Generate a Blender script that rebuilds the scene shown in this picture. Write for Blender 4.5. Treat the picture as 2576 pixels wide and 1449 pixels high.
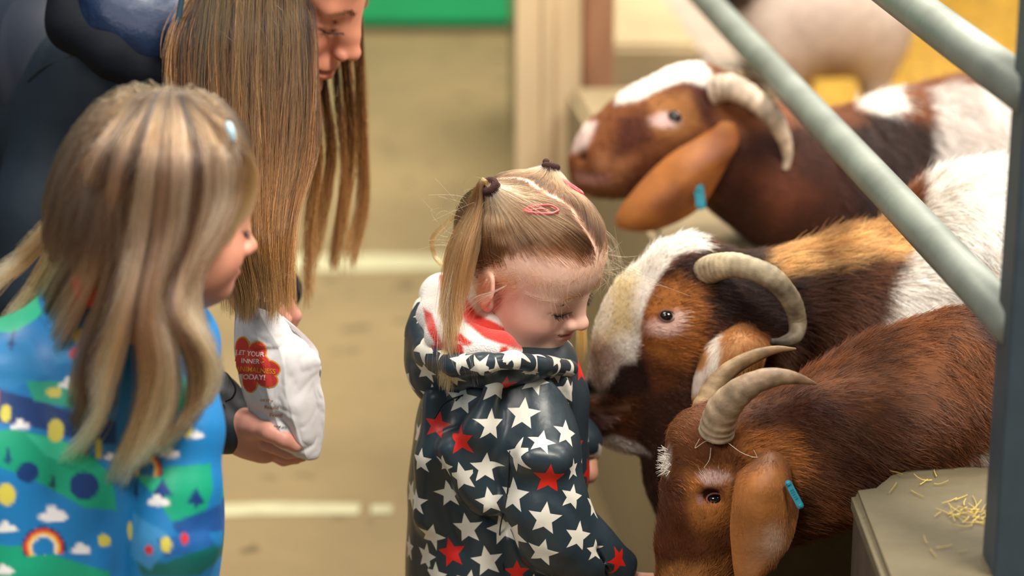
import bpy, math, random
import numpy as np
from mathutils import Vector, Matrix
random.seed(7); RNG = np.random.default_rng(7)
for _o in list(bpy.data.objects): bpy.data.objects.remove(_o)
SC = bpy.context.scene
COL = SC.collection
# ---------------------------------------------------------------- camera
PITCH = math.radians(18.0); CZ = 1.6; FPX = 85/36*2576
cd = bpy.data.cameras.new('camera'); cam = bpy.data.objects.new('camera', cd); COL.objects.link(cam)
cam.location = (0, 0, CZ); cam.rotation_euler = (math.pi/2-PITCH, 0, 0)
cd.lens = 85; cd.sensor_width = 36; cd.clip_end = 60; cd.clip_start = .05
cd.dof.use_dof = True; cd.dof.focus_distance = 2.64; cd.dof.aperture_fstop = 2.5
SC.camera = cam
# ---------------------------------------------------------------- world, lamps, exposure
SC.view_settings.view_transform = 'Standard'; SC.view_settings.look = 'None'
SC.view_settings.exposure = 0.0; SC.view_settings.gamma = 1.0
SC.view_settings.use_curve_mapping = False
wd = bpy.data.worlds.new('barn_air'); SC.world = wd; wd.use_nodes = True
wd.node_tree.nodes['Background'].inputs[0].default_value = (.62, .72, .9, 1)
wd.node_tree.nodes['Background'].inputs[1].default_value = .10
def lamp(name, loc, target, size, power, col, sy=None):
    l = bpy.data.lights.new(name, 'AREA'); l.energy = power; l.color = col; l.shape = 'RECTANGLE'
    l.size = size; l.size_y = sy or size
    o = bpy.data.objects.new(name, l); COL.objects.link(o); o.location = loc
    o.rotation_euler = (Vector(target)-Vector(loc)).to_track_quat('-Z', 'Y').to_euler()
    return o
lamp('ceiling_or_fill_lamp', (1.3, 1.3, 3.3), (.1, 2.6, .6), .8, 150, (1, .92, .80))
lamp('ceiling_or_fill_lamp', (-1.5, -.1, 2.9), (-.2, 2.6, .8), 1.0, 62, (1, .92, .84))  # added fill light from the front left, lifts the faces
lamp('ceiling_or_fill_lamp', (.6, 5.6, 3.8), (.4, 5.9, 0), 2.6, 400, (1, .93, .80))
lamp('ceiling_or_fill_lamp', (2.4, 3.6, 3.2), (.8, 3.4, .5), 1.2, 60, (1, .95, .86))
lamp('ceiling_or_fill_lamp', (-.9, 2.9, 3.3), (.1, 4.6, .7), .9, 62, (1, .93, .82))  # light added over the aisle to brighten the post
# ---------------------------------------------------------------- small maths
def lin(c):
    if isinstance(c, str):
        c = [int(c[i:i+2], 16)/255 for i in (0, 2, 4)]
    return np.array([x/12.92 if x <= .04045 else ((x+.055)/1.055)**2.4 for x in c[:3]])
def C4(c): return (*[float(x) for x in lin(c)], 1.0)
CR = np.array([1., 0, 0]); CU = np.array([0, math.sin(PITCH), math.cos(PITCH)]); CF = np.array([0, math.cos(PITCH), -math.sin(PITCH)])
CP = np.array([0, 0, CZ])
def at(px, py, Y):
    """world point on the vertical plane y = Y that the reference pixel (px, py) looks at"""
    d = CF+CR*(px-1288)/FPX+CU*(724.5-py)/FPX
    return CP+d*(Y/d[1])
def dep(p): return float(np.dot(np.asarray(p)-CP, CF))
def m_px(p): return dep(p)/FPX                       # metres per reference pixel at a point
def nrm(v): v = np.asarray(v, float); return v/(np.linalg.norm(v, axis=-1, keepdims=True)+1e-12)
def vnoise(P, seed=0):
    """smooth 3-D value noise in -1..1"""
    P = np.asarray(P, float); i = np.floor(P).astype(np.int64); f = P-i; f = f*f*(3-2*f); out = 0
    for dx in (0, 1):
        for dy in (0, 1):
            for dz in (0, 1):
                h = (i[..., 0]+dx)*374761393+(i[..., 1]+dy)*668265263+(i[..., 2]+dz)*2147483647+seed*974634777
                h = (h ^ (h >> 13))*1274126177 & 0xffffffff; h = (h ^ (h >> 16)) & 0xffff
                w = (f[..., 0] if dx else 1-f[..., 0])*(f[..., 1] if dy else 1-f[..., 1])*(f[..., 2] if dz else 1-f[..., 2])
                out = out+w*(h/32767.5-1)
    return out
def rotm(ax, deg):
    return np.array(Matrix.Rotation(math.radians(deg), 3, Vector(ax)))
# ---------------------------------------------------------------- implicit bodies -> one continuous surface
class Body:
    def __init__(s): s.ops = []; s.noise = []
    def cap(s, a, b, ra, rb, k=.012, op=1):
        s.ops.append(('c', np.asarray(a, float), np.asarray(b, float), ra, rb, k, op)); return s
    def ell(s, c, r, M=None, k=.012, op=1):
        s.ops.append(('e', np.asarray(c, float), np.asarray(r, float), np.eye(3) if M is None else np.asarray(M, float), 0, k, op)); return s
    def chain(s, pts, k=.012, op=1):
        q = [(at(*p[:3]), p[3]*m_px(at(*p[:3]))) for p in pts]
        for (a, ra), (b, rb) in zip(q, q[1:]): s.cap(a, b, ra, rb, k, op)
        return s
    def blob(s, px, py, Y, ru, rv, rw, ang=0, yaw=0, k=.012, op=1):
        """ellipsoid in camera-facing axes: ru across, rv up, rw deep (pixels), turned ang degrees counter-clockwise, then yawed"""
        c = at(px, py, Y); m = m_px(c)
        M = np.stack([CR, CU, -CF], 1) @ rotm((0, 0, 1), ang) @ rotm((0, 1, 0), yaw)
        return s.ell(c, (ru*m, rv*m, rw*m), M, k, op)
    def box(s, o):
        t, a, b, ra, rb, k, op = o
        if t == 'c':
            r = max(ra, rb); return np.minimum(a, b)-r, np.maximum(a, b)+r
        e = np.sqrt(((rb*np.asarray(ra) if False else s._e(o))**2)) ; return a-e, a+e
    def _e(s, o): return np.sqrt(((o[3]*o[2][None, :])**2).sum(1))
    def mesh(s, h, smooth=1):
        bs = [s.box(o) for o in s.ops if o[6] == 1]
        lo = np.min([b[0] for b in bs], 0)-3*h-.004; hi = np.max([b[1] for b in bs], 0)+3*h+.004
        n = np.ceil((hi-lo)/h).astype(int)+1
        ax = [lo[i]+h*np.arange(n[i]) for i in range(3)]
        F = np.full(n, .06, np.float32)
        for o in s.ops:
            t, a, b, ra, rb, k, op = o
            bl, bh = s.box(o); pad = k+3*h+.002
            i0 = np.clip(np.floor((bl-pad-lo)/h).astype(int), 0, n-1); i1 = np.clip(np.ceil((bh+pad-lo)/h).astype(int)+1, 1, n)
            if np.any(i1 <= i0): continue
            sl = tuple(slice(i0[j], i1[j]) for j in range(3))
            X = ax[0][sl[0]][:, None, None]; Y = ax[1][sl[1]][None, :, None]; Z = ax[2][sl[2]][None, None, :]
            if t == 'c':
                ba = b-a; L = max(float(ba@ba), 1e-12)
                T = np.clip(((X-a[0])*ba[0]+(Y-a[1])*ba[1]+(Z-a[2])*ba[2])/L, 0, 1)
                D = np.sqrt((X-a[0]-T*ba[0])**2+(Y-a[1]-T*ba[1])**2+(Z-a[2]-T*ba[2])**2)-(ra+(rb-ra)*T)
            else:
                c, r, M = a, b, ra
                q = [((X-c[0])*M[0, j]+(Y-c[1])*M[1, j]+(Z-c[2])*M[2, j])/r[j] for j in range(3)]
                k0 = np.sqrt(q[0]**2+q[1]**2+q[2]**2); k1 = np.sqrt((q[0]/r[0])**2+(q[1]/r[1])**2+(q[2]/r[2])**2)+1e-9
                D = k0*(k0-1)/k1
            G = F[sl]
            if op == 1:
                hh = np.maximum(k-np.abs(G-D), 0)/max(k, 1e-9); F[sl] = np.minimum(G, D)-hh*hh*k*.25
            else:
                D = -D; hh = np.maximum(k-np.abs(G-D), 0)/max(k, 1e-9); F[sl] = np.maximum(G, D)+hh*hh*k*.25
        S = F < 0
        act = np.zeros(n-1, bool); cnt = None
        cs = [S[i:n[0]-1+i, j:n[1]-1+j, k:n[2]-1+k] for i in (0, 1) for j in (0, 1) for k in (0, 1)]
        su = sum(c.astype(np.int8) for c in cs); act = (su > 0) & (su < 8)
        idx = np.argwhere(act); vid = np.full(n-1, -1, np.int64); vid[act] = np.arange(len(idx))
        V = np.zeros((len(idx), 3)); W = np.zeros(len(idx))
        cor = [(i, j, k) for i in (0, 1) for j in (0, 1) for k in (0, 1)]
        val = {c: F[idx[:, 0]+c[0], idx[:, 1]+c[1], idx[:, 2]+c[2]].astype(float) for c in cor}
        for c in cor:
            for d in range(3):
                if c[d]: continue
                e = list(c); e[d] = 1; e = tuple(e); a, b = val[c], val[e]; m = (a < 0) != (b < 0)
                t = a[m]/(a[m]-b[m]); P = np.tile(np.array(c, float), (m.sum(), 1)); P[:, d] += t
                V[m] += P; W[m] += 1
        V = V/W[:, None]; V = lo+(idx+V)*h
        Q = []
        for d in range(3):
            u, v = (d+1) % 3, (d+2) % 3
            a = [slice(1, -1)]*3; a[d] = slice(0, -1); A = S[tuple(a)]; b = [slice(1, -1)]*3; b[d] = slice(1, None); B = S[tuple(b)]
            for flip, M in ((0, A & ~B), (1, ~A & B)):
                g = np.argwhere(M); g = g.copy(); g[:, u] += 1; g[:, v] += 1
                def gi(du, dv):
                    q = g.copy(); q[:, u] -= du; q[:, v] -= dv; return vid[q[:, 0], q[:, 1], q[:, 2]]
                q = np.stack([gi(1, 1), gi(0, 1), gi(0, 0), gi(1, 0)], 1)
                Q.append(q[:, ::-1] if flip else q)
        Q = np.concatenate(Q)
        for _ in range(smooth):                                # light relaxation
            acc = np.zeros_like(V); c = np.zeros(len(V))
            for i in range(4):
                for j in (1, 3):
                    np.add.at(acc, Q[:, i], V[Q[:, (i+j) % 4]]); np.add.at(c, Q[:, i], 1)
            V = V*.5+.5*acc/np.maximum(c, 1)[:, None]
        for amp, fr, seed in s.noise:
            N = vnormals(V, Q); V = V+N*(amp*vnoise(V*np.asarray(fr), seed))[:, None]
        return V, Q
def vnormals(V, Q):
    n = np.cross(V[Q[:, 2]]-V[Q[:, 0]], V[Q[:, 3]]-V[Q[:, 1]]) if Q.shape[1] == 4 else np.cross(V[Q[:, 1]]-V[Q[:, 0]], V[Q[:, 2]]-V[Q[:, 0]])
    N = np.zeros_like(V)
    for i in range(Q.shape[1]): np.add.at(N, Q[:, i], n)
    return nrm(N)
# ---------------------------------------------------------------- colour regions (coat markings, cloth)
def plane(px, py, Y):
    """side-on coordinates of a creature, in the units its markings were measured in"""
    O = at(px, py, Y); s = m_px(O)
    return lambda P: np.stack([px+((P-O)@CR)/s, py-((P-O)@CU)/s], -1)
def polyd(UV, poly):
    poly = np.asarray(poly, float); d = np.full(len(UV), 1e9); ins = np.zeros(len(UV), bool)
    for a, b in zip(poly, np.roll(poly, -1, 0)):
        e = b-a; w = UV-a; t = np.clip((w@e)/(e@e+1e-9), 0, 1)
        d = np.minimum(d, np.linalg.norm(w-t[:, None]*e, axis=1))
        c = ((a[1] > UV[:, 1]) != (b[1] > UV[:, 1])); x = a[0]+(UV[:, 1]-a[1])*(b[0]-a[0])/(b[1]-a[1]+1e-12)
        ins ^= c & (UV[:, 0] < x)
    return np.where(ins, -d, d)
def paint(P, uvf, base, layers, nz=18.):
    UV = uvf(P); out = np.tile(lin(base), (len(P), 1))
    n = vnoise(P*45, 3)*.6+vnoise(P*130, 4)*.4
    for poly, c, soft, *r in layers:
        amp = r[0] if r else soft
        if len(poly) == 2:                                      # ellipse (centre, radii)
            (cx, cy), (rx, ry) = poly; q = np.hypot((UV[:, 0]-cx)/rx, (UV[:, 1]-cy)/ry); d = (q-1)*min(rx, ry)
        else: d = polyd(UV, poly)
        t = np.clip(.5-(d+n*amp)/(2*soft), 0, 1)[:, None]; t = t*t*(3-2*t)
        if len(r) > 1: t = t*r[1]
        out = out*(1-t)+lin(c)*t
    return out
# ---------------------------------------------------------------- objects
def link(o, parent=None):
    COL.objects.link(o)
    if parent is not None:
        o.parent = parent
        if parent.get('_o') is not None: o['_o'] = list(parent['_o'])
    return o
def raw(name, V, F, mat, parent=None, col=None, smooth=True):
    V = np.asarray(V, float); off = np.zeros(3)
    if parent is not None:
        off = np.array(parent.get('_o', (0., 0., 0.)))
    me = bpy.data.meshes.new(name)
    if isinstance(F, np.ndarray):
        nv = F.shape[1]; me.vertices.add(len(V)); me.vertices.foreach_set('co', (V-off).astype(np.float32).ravel())
        me.loops.add(F.size); me.loops.foreach_set('vertex_index', F.astype(np.int32).ravel())
        me.polygons.add(len(F)); me.polygons.foreach_set('loop_start', np.arange(len(F), dtype=np.int32)*nv)
        me.polygons.foreach_set('loop_total', np.full(len(F), nv, np.int32)); me.update(calc_edges=True)
    else:
        me.from_pydata([tuple(v) for v in V-off], [], F); me.update()
    if smooth: me.polygons.foreach_set('use_smooth', np.ones(len(me.polygons), bool))
    if col is not None:
        at_ = me.color_attributes.new('Col', 'FLOAT_COLOR', 'POINT'); c = np.ones((len(V), 4), np.float32); c[:, :3] = col
        at_.data.foreach_set('color', c.ravel())
    if mat: me.materials.append(mat)
    return link(bpy.data.objects.new(name, me), parent)
def thing(name, label, cat, loc, group=None):
    o = link(bpy.data.objects.new(name, None)); o.location = tuple(float(x) for x in loc); o.empty_display_size = .1
    o['label'] = label; o['category'] = cat; o['_o'] = [float(x) for x in loc]
    if group: o['group'] = group
    return o
def struct(o): o['kind'] = 'structure'; return o
def hairs(name, P, mat, parent=None, col=None, r0=.0003, r1=.00008):
    """P: (n, k, 3) strands as one hair object"""
    n, k = P.shape[:2]; off = np.array(parent.get('_o', (0., 0., 0.))) if parent is not None else np.zeros(3)
    hc = bpy.data.hair_curves.new(name); hc.add_curves([k]*n)
    hc.points.foreach_set('position', (P-off).astype(np.float32).ravel())
    a = hc.attributes.get('radius') or hc.attributes.new('radius', 'FLOAT', 'POINT')
    t = np.linspace(0, 1, k)
    R = np.asarray(r0).reshape(-1, 1)*(1-t)+r1*t if np.ndim(r0) else np.tile(r0*(1-t)+r1*t, (n, 1))
    a.data.foreach_set('value', (R*np.ones((n, k))).astype(np.float32).ravel())
    if col is not None:
        c = np.ones((n, k, 4), np.float32); c[..., :3] = col if col.ndim == 3 else col[:, None, :]
        ca = hc.attributes.new('Col', 'FLOAT_COLOR', 'POINT'); ca.data.foreach_set('color', c.ravel())
    hc.materials.append(mat)
    return link(bpy.data.objects.new(name, hc), parent)
def cr(pts, n):
    """Catmull-Rom resample (m,d) -> (n,d)"""
    p = np.asarray(pts, float); p = np.vstack([2*p[0]-p[1], p, 2*p[-1]-p[-2]]); m = len(p)-3
    t = np.linspace(0, m-1e-9, n); i = t.astype(int); f = (t-i)[:, None]
    a, b, c, d = p[i], p[i+1], p[i+2], p[i+3]
    return .5*(2*b+(c-a)*f+(2*a-5*b+4*c-d)*f*f+(3*b-a-3*c+d)*f**3)
def tube_mesh(path, rad, seg=12, squash=None, up=None):
    """closed tube along (n,3) path with radii (n,)"""
    P = np.asarray(path, float); n = len(P); rad = np.broadcast_to(np.asarray(rad, float), (n,))
    T = nrm(np.gradient(P, axis=0)); N = np.array(up if up is not None else (0, 0, 1.), float); V = []
    for i in range(n):
        N = N-T[i]*(N@T[i]); N = N/(np.linalg.norm(N)+1e-9); B = np.cross(T[i], N)
        a = np.linspace(0, 2*math.pi, seg, endpoint=False)
        s = 1 if squash is None else squash[i] if np.ndim(squash) else squash
        V.append(P[i]+rad[i]*(np.cos(a)[:, None]*N*s+np.sin(a)[:, None]*B))
    V = np.vstack(V); F = []
    for i in range(n-1):
        for j in range(seg):
            k = (j+1) % seg; F.append((i*seg+j, i*seg+k, (i+1)*seg+k, (i+1)*seg+j))
    V = np.vstack([V, P[0]-T[0]*rad[0]*.3, P[-1]+T[-1]*rad[-1]*.6]); a, b = len(V)-2, len(V)-1
    for j in range(seg):
        k = (j+1) % seg; F.append((a, k, j, j)[:3]); F.append((b, (n-1)*seg+j, (n-1)*seg+k))
    return V, F
def tube(name, path, rad, mat, parent=None, **k):
    V, F = tube_mesh(path, rad, **k); return raw(name, V, F, mat, parent)
def boxm(lo, hi, bev=.0):
    import bmesh
    bm = bmesh.new(); bmesh.ops.create_cube(bm, size=1)
    for v in bm.verts:
        for i in range(3): v.co[i] = (lo[i]+hi[i])/2+v.co[i]*(hi[i]-lo[i])
    if bev: bmesh.ops.bevel(bm, geom=bm.edges[:], offset=bev, segments=3, affect='EDGES', profile=.6)
    V = np.array([v.co[:] for v in bm.verts]); F = [tuple(v.index for v in f.verts) for f in bm.faces]; bm.free(); return V, F
# ---------------------------------------------------------------- materials
def mat(name, col=None, rough=.6, attr=False, bump=None, sss=0, spec=.5, metal=0, coat=0, var=None, hair=False, sheen=0, vmul=1., aniso=0):
    """col: colour; attr: read the painted colour attribute; bump=(scale,strength,distance); var=(scale,amount,stretch) colour mottling"""
    m = bpy.data.materials.new(name); m.use_nodes = True; nt = m.node_tree; b = nt.nodes['Principled BSDF']; L = nt.links.new
    b.inputs['Roughness'].default_value = rough; b.inputs['Metallic'].default_value = metal
    b.inputs['Specular IOR Level'].default_value = spec; b.inputs['Coat Weight'].default_value = coat; b.inputs['Coat Roughness'].default_value = .25
    b.inputs['Sheen Weight'].default_value = sheen
    src = None
    if attr:
        a = nt.nodes.new('ShaderNodeAttribute'); a.attribute_name = 'Col'; src = a.outputs['Color']
    elif col is not None: b.inputs['Base Color'].default_value = C4(col)
    tc = nt.nodes.new('ShaderNodeTexCoord')
    if var:
        mp = nt.nodes.new('ShaderNodeMapping'); mp.inputs['Scale'].default_value = var[2] if len(var) > 2 else (1, 1, 1)
        L(tc.outputs['Object'], mp.inputs[0])
        n = nt.nodes.new('ShaderNodeTexNoise'); n.inputs['Scale'].default_value = var[0]; n.inputs['Detail'].default_value = 6; n.inputs['Roughness'].default_value = .65
        L(mp.outputs[0], n.inputs['Vector'])
        r = nt.nodes.new('ShaderNodeMapRange'); r.inputs[1].default_value = .3; r.inputs[2].default_value = .7
        r.inputs[3].default_value = 1-var[1]; r.inputs[4].default_value = 1+var[1]*.6; L(n.outputs[0], r.inputs[0])
        mx = nt.nodes.new('ShaderNodeMix'); mx.data_type = 'RGBA'; mx.blend_type = 'MULTIPLY'; mx.inputs[0].default_value = 1
        if src: L(src, mx.inputs[6])
        else: mx.inputs[6].default_value = C4(col)
        L(r.outputs[0], mx.inputs[7]); src = mx.outputs[2]
    if src: L(src, b.inputs['Base Color'])
    if sss:
        b.inputs['Subsurface Weight'].default_value = sss; b.inputs['Subsurface Radius'].default_value = (1, .35, .2); b.inputs['Subsurface Scale'].default_value = .008
    if bump:
        mp = nt.nodes.new('ShaderNodeMapping'); mp.inputs['Scale'].default_value = bump[3] if len(bump) > 3 else (1, 1, 1); L(tc.outputs['Object'], mp.inputs[0])
        n = nt.nodes.new('ShaderNodeTexNoise'); n.inputs['Scale'].default_value = bump[0]; n.inputs['Detail'].default_value = 5; L(mp.outputs[0], n.inputs['Vector'])
        bp = nt.nodes.new('ShaderNodeBump'); bp.inputs['Strength'].default_value = bump[1]; bp.inputs['Distance'].default_value = bump[2]
        L(n.outputs[0], bp.inputs['Height']); L(bp.outputs[0], b.inputs['Normal'])
    return m
# ---------------------------------------------------------------- fur over a body surface
def sample(V, Q, n, rng=RNG):
    T = np.vstack([Q[:, [0, 1, 2]], Q[:, [0, 2, 3]]]) if Q.shape[1] == 4 else Q
    a, b, c = V[T[:, 0]], V[T[:, 1]], V[T[:, 2]]; ar = np.linalg.norm(np.cross(b-a, c-a), axis=1); cum = np.cumsum(ar)
    i = np.searchsorted(cum, rng.random(n)*cum[-1]); u = rng.random((n, 2)); s = u.sum(1) > 1; u[s] = 1-u[s]; w = np.column_stack([1-u.sum(1), u])
    N = vnormals(V, Q)
    return (w[:, :, None]*V[T[i]]).sum(1), nrm((w[:, :, None]*N[T[i]]).sum(1))
def dirfield(seeds, ext=None):
    """comb direction: seeds [(px,py,Y, dpx,dpy,dY)] blended by distance"""
    S = np.array([at(*s[:3]) for s in seeds]); D = nrm(np.array([CR*s[3]-CU*s[4]+CF*s[5] for s in seeds]))
    def f(P):
        o = np.zeros_like(P)
        for s, d in zip(S, D): o += d/((np.linalg.norm(P-s, axis=1)**3)[:, None]+1e-6)
        return nrm(o)
    return f
def fur(parent, V, Q, colf, dirf, n, length, lift=.3, mess=.35, rad=.00028, keep=None, mat_=None, k=5, var=.3, seed=1, tip=1.25, name='fur', clump=.25):
    rng = np.random.default_rng(seed); P, N = sample(V, Q, n, rng)
    vis = (((CP-P)*N).sum(1)/np.linalg.norm(CP-P, axis=1)) > -.45    # the side nobody could step round to needs no fur
    P, N = P[vis], N[vis]
    if keep is not None:
        m = keep(P); P, N = P[m], N[m]
    n = len(P); L = length(P) if callable(length) else np.full(n, float(length)); L = L*rng.uniform(.6, 1.25, n)
    D = dirf(P); D = nrm(D-N*(D*N).sum(1)[:, None])
    cl = np.stack([vnoise(P*90, 11+seed), vnoise(P*90, 12+seed), vnoise(P*90, 13+seed)], 1)
    lo = np.stack([vnoise(P*16, 21+seed), vnoise(P*16, 22+seed), vnoise(P*16, 23+seed)], 1)
    D = nrm(D+cl*clump+lo*.35+rng.normal(0, mess*.5, (n, 3)))
    li = lift(P) if callable(lift) else lift
    li = (np.broadcast_to(li, (n,))*rng.uniform(.5, 1.5, n))[:, None]
    t = np.linspace(0, 1, k)[None, :, None]; d0 = nrm(D+N*li*1.6)[:, None, :]; d1 = nrm(D+N*li*.2+np.array([0, 0, -.15]))[:, None, :]
    S = P[:, None, :]+L[:, None, None]*(d0*(t-t*t*.5)+d1*t*t*.5)-N[:, None, :]*.0006
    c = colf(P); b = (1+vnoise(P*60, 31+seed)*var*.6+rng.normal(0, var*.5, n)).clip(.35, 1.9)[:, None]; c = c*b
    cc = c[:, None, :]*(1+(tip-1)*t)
    return hairs(name, S, mat_ or M['fur'], parent, cc.clip(0, 1), rad, rad*.25)
M = {}
M['fur'] = mat('coat_hair', attr=True, rough=.42, spec=.45)
M['coat'] = mat('coat_skin', attr=True, rough=.75, spec=.25, var=(60, .25), bump=(300, .3, .002))
M['hair'] = mat('human_hair', attr=True, rough=.38, spec=.55)
M['skin'] = mat('skin', attr=True, rough=.48, sss=.18, spec=.4, bump=(420, .08, .0006))
# ================================================================ SETTING
def floor_mat():
    m = mat('concrete_floor', '7c6946', .8, var=(1.6, .22), bump=(60, .15, .003)); nt = m.node_tree; L = nt.links.new; b = nt.nodes['Principled BSDF']
    src = b.inputs['Base Color'].links[0].from_socket
    tc = nt.nodes.new('ShaderNodeTexCoord'); n = nt.nodes.new('ShaderNodeTexNoise'); n.inputs['Scale'].default_value = 11; n.inputs['Detail'].default_value = 2
    L(tc.outputs['Object'], n.inputs['Vector'])
    r = nt.nodes.new('ShaderNodeMapRange'); r.inputs[1].default_value = .64; r.inputs[2].default_value = .72; L(n.outputs[0], r.inputs[0])
    mx = nt.nodes.new('ShaderNodeMix'); mx.data_type = 'RGBA'; mx.inputs[7].default_value = C4('4f4128'); L(r.outputs[0], mx.inputs[0]); L(src, mx.inputs[6]); L(mx.outputs[2], b.inputs['Base Color'])
    return m
M['floor'] = floor_mat()
struct(raw('floor', [(-9, -2, 0), (9, -2, 0), (9, 12, 0), (-9, 12, 0)], [(0, 1, 2, 3)], M['floor'], smooth=False))
M['line'] = mat('floor_paint', 'aaa483', .7, var=(9, .25, (1, 4, 1)), bump=(80, .2, .002))
def floor_line(py, half, x0, x1, seed):
    y = at(1288, py, 1)[1]; d = CF+CU*(724.5-py)/FPX; y = -CZ/d[2]*d[1]
    n = 60; xs = np.linspace(x0, x1, n); V = []
    rg = np.random.default_rng(seed)
    for x in xs: V.append((x, y-half*(1+.12*rg.normal()), .002)); 
    for x in xs: V.append((x, y+half*(1+.12*rg.normal()), .002))
    V += [(v[0], v[1], 0.0) for v in V]
    F = [(i, i+1, n+i+1, n+i) for i in range(n-1)]+[(i+1, i, 2*n+i, 2*n+i+1) for i in range(n-1)]+[(n+i, n+i+1, 3*n+i+1, 3*n+i) for i in range(n-1)]
    return struct(raw('floor_marking', V, F, M['line'], smooth=False))
floor_line(662, .058, -6, -.10, 1)
floor_line(1283, .024, -5, -.255, 2); floor_line(1283, .018, -.235, -.2, 3)
# barn wall at the end of the aisle: green boards, dark recess behind the post
M['green'] = mat('green_board_paint', '108a55', .45, var=(3, .12))
M['navy'] = mat('dark_sheet', '1b2530', .6, var=(4, .2)); M['brown'] = mat('brown_rail_paint', '6b5148', .6, var=(5, .2))
YB = 7.55
W = link(bpy.data.objects.new('wall_back', None)); W['kind'] = 'structure'
for i in range(9):
    x0 = -4.5+i*.5; V, F = boxm((x0+.003, YB, .03), (x0+.497, YB+.04, 2.6), .004); raw('panel', V, F, M['green'], W, smooth=False)
V, F = boxm((-4.6, YB+.05, 0), (6, YB+.2, 3.2)); raw('wall_core', V, F, M['navy'], W, smooth=False)
V, F = boxm((.02, YB-.05, .02), (3.2, YB+.03, .16), .01); raw('kick_board', V, F, M['brown'], W, smooth=False)
# timber post
M['wood'] = mat('pale_post_timber', 'd6bd97', .7, var=(3, .12, (8, 8, .6)), bump=(30, .2, .004, (6, 6, .5)))
M['wood2'] = mat('reddish_post_timber', 'a87a5c', .7, var=(3, .15, (8, 8, .6)))
po = thing('timber_post', 'pale square timber post standing at the pen corner behind the toddler', 'post', (at(1380, 700, 4.3)[0], 4.4, 0))
pc = at(1380, 700, 4.3)[0]
V, F = boxm((pc-.062, 4.3, 0), (pc+.058, 4.44, 3.2), .006); raw('beam', V, F, M['wood'], po, smooth=False)
V, F = boxm((pc+.060, 4.33, 0), (pc+.118, 4.44, 3.2), .006); o = raw('side_board', V, F, M['wood2'], po, smooth=False); o['label'] = 'reddish brown side board'
V, F = boxm((pc-.012, 4.285, 0), (pc+.006, 4.299, 3.2), .002); raw('edge_batten', V, F, M['wood'], po, smooth=False)
# concrete pen wall along the gate line
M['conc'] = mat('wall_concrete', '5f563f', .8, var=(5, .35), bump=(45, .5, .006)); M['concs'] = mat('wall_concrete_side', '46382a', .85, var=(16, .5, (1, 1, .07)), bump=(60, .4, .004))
def gx(Y): return .359-.085*(Y-2.35)
def prism(name, pts, z0, z1, m, parent=None, bev=.012):
    import bmesh
    bm = bmesh.new(); vs = [bm.verts.new((x, y, z0)) for x, y in pts]; f = bm.faces.new(vs); r = bmesh.ops.extrude_face_region(bm, geom=[f])
    for v in r['geom']:
        if isinstance(v, bmesh.types.BMVert): v.co.z = z1
    bmesh.ops.recalc_face_normals(bm, faces=bm.faces[:])
    if bev: bmesh.ops.bevel(bm, geom=[e for e in bm.edges if e.verts[0].co.z > z0+.001 or e.verts[1].co.z > z0+.001], offset=bev, segments=3, affect='EDGES')
    V = np.array([v.co[:] for v in bm.verts]); F = [tuple(v.index for v in f.verts) for f in bm.faces]; bm.free()
    return raw(name, V, F, m, parent, smooth=False)
WP = link(bpy.data.objects.new('wall_pen', None)); WP['kind'] = 'structure'
arc = [(.359+.23*(1-math.cos(a))*.9+.02, 2.35+.10*math.sin(a)) for a in np.linspace(.1, math.pi*.9, 9)]
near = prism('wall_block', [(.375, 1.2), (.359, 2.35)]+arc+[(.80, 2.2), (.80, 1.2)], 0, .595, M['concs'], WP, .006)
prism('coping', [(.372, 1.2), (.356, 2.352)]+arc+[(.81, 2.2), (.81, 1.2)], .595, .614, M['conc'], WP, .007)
prism('wall_block', [(.27, 2.66), (.27, 2.74), (.62, 2.74), (.62, 2.66)], 0, .52, M['conc'], WP)
prism('wall_block', [(gx(2.9)-.06, 2.9), (gx(4.25)-.1, 4.25), (gx(4.25)+.13, 4.25), (gx(2.9)+.14, 2.9)], 0, .6, M['tan'] if 'tan' in M else mat('rendered_wall', '9f8c6a', .8, var=(3, .12)), WP)
prism('wall_block', [(gx(4.6), 4.6), (gx(6.4)-.02, 6.4), (gx(6.4)+.2, 6.4), (gx(4.6)+.2, 4.6)], 0, .6, mat('rendered_wall_far', '9f8c6a', .8, var=(3, .12)), WP)
prism('trough_or_shade_strip', [(gx(3.7)+.24, 3.7), (gx(6)+.24, 6.0), (gx(6)+.40, 6.0), (gx(3.7)+.33, 3.7)], 0.2, .52, mat('trough_concrete', '9a8a7c', .8, var=(4, .25)), WP)
prism('trough_or_shade_strip', [(gx(3.7)+.20, 3.7), (gx(6)+.18, 6.0), (gx(6)+.235, 6.0), (gx(3.7)+.235, 3.7)], 0.2, .50, M['navy'], WP)  # dark strip added to stand in for the shaded gap beside the trough
# straw bedding
M['straw'] = mat('straw_bedding', 'a37c22', .85, var=(22, .4), bump=(40, .8, .02)); M['strawh'] = mat('straw_stalk', attr=True, rough=.5)
n = 70; xs = np.linspace(.0, 4.2, n); ys = np.linspace(1.2, 7.4, n); V = []
for y in ys:
    for x in xs: V.append((x+gx(y)+.25, y, .24))
V = np.array(V); V[:, 2] += .05*vnoise(V*2.2, 5)+.025*vnoise(V*7, 6)
F = np.array([(j*n+i, j*n+i+1, (j+1)*n+i+1, (j+1)*n+i) for j in range(n-1) for i in range(n-1)])
sb = raw('straw_bedding', V, F, M['straw']); sb['kind'] = 'stuff'; sb['label'] = 'golden straw bedding covering the pen floor'; sb['category'] = 'straw'
rg = np.random.default_rng(3); P, N = sample(V, F, 5000, rg); d = nrm(np.column_stack([rg.normal(size=(5000, 2)), rg.normal(0, .25, 5000)])); t = np.linspace(-.5, .5, 3)[None, :, None]
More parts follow.
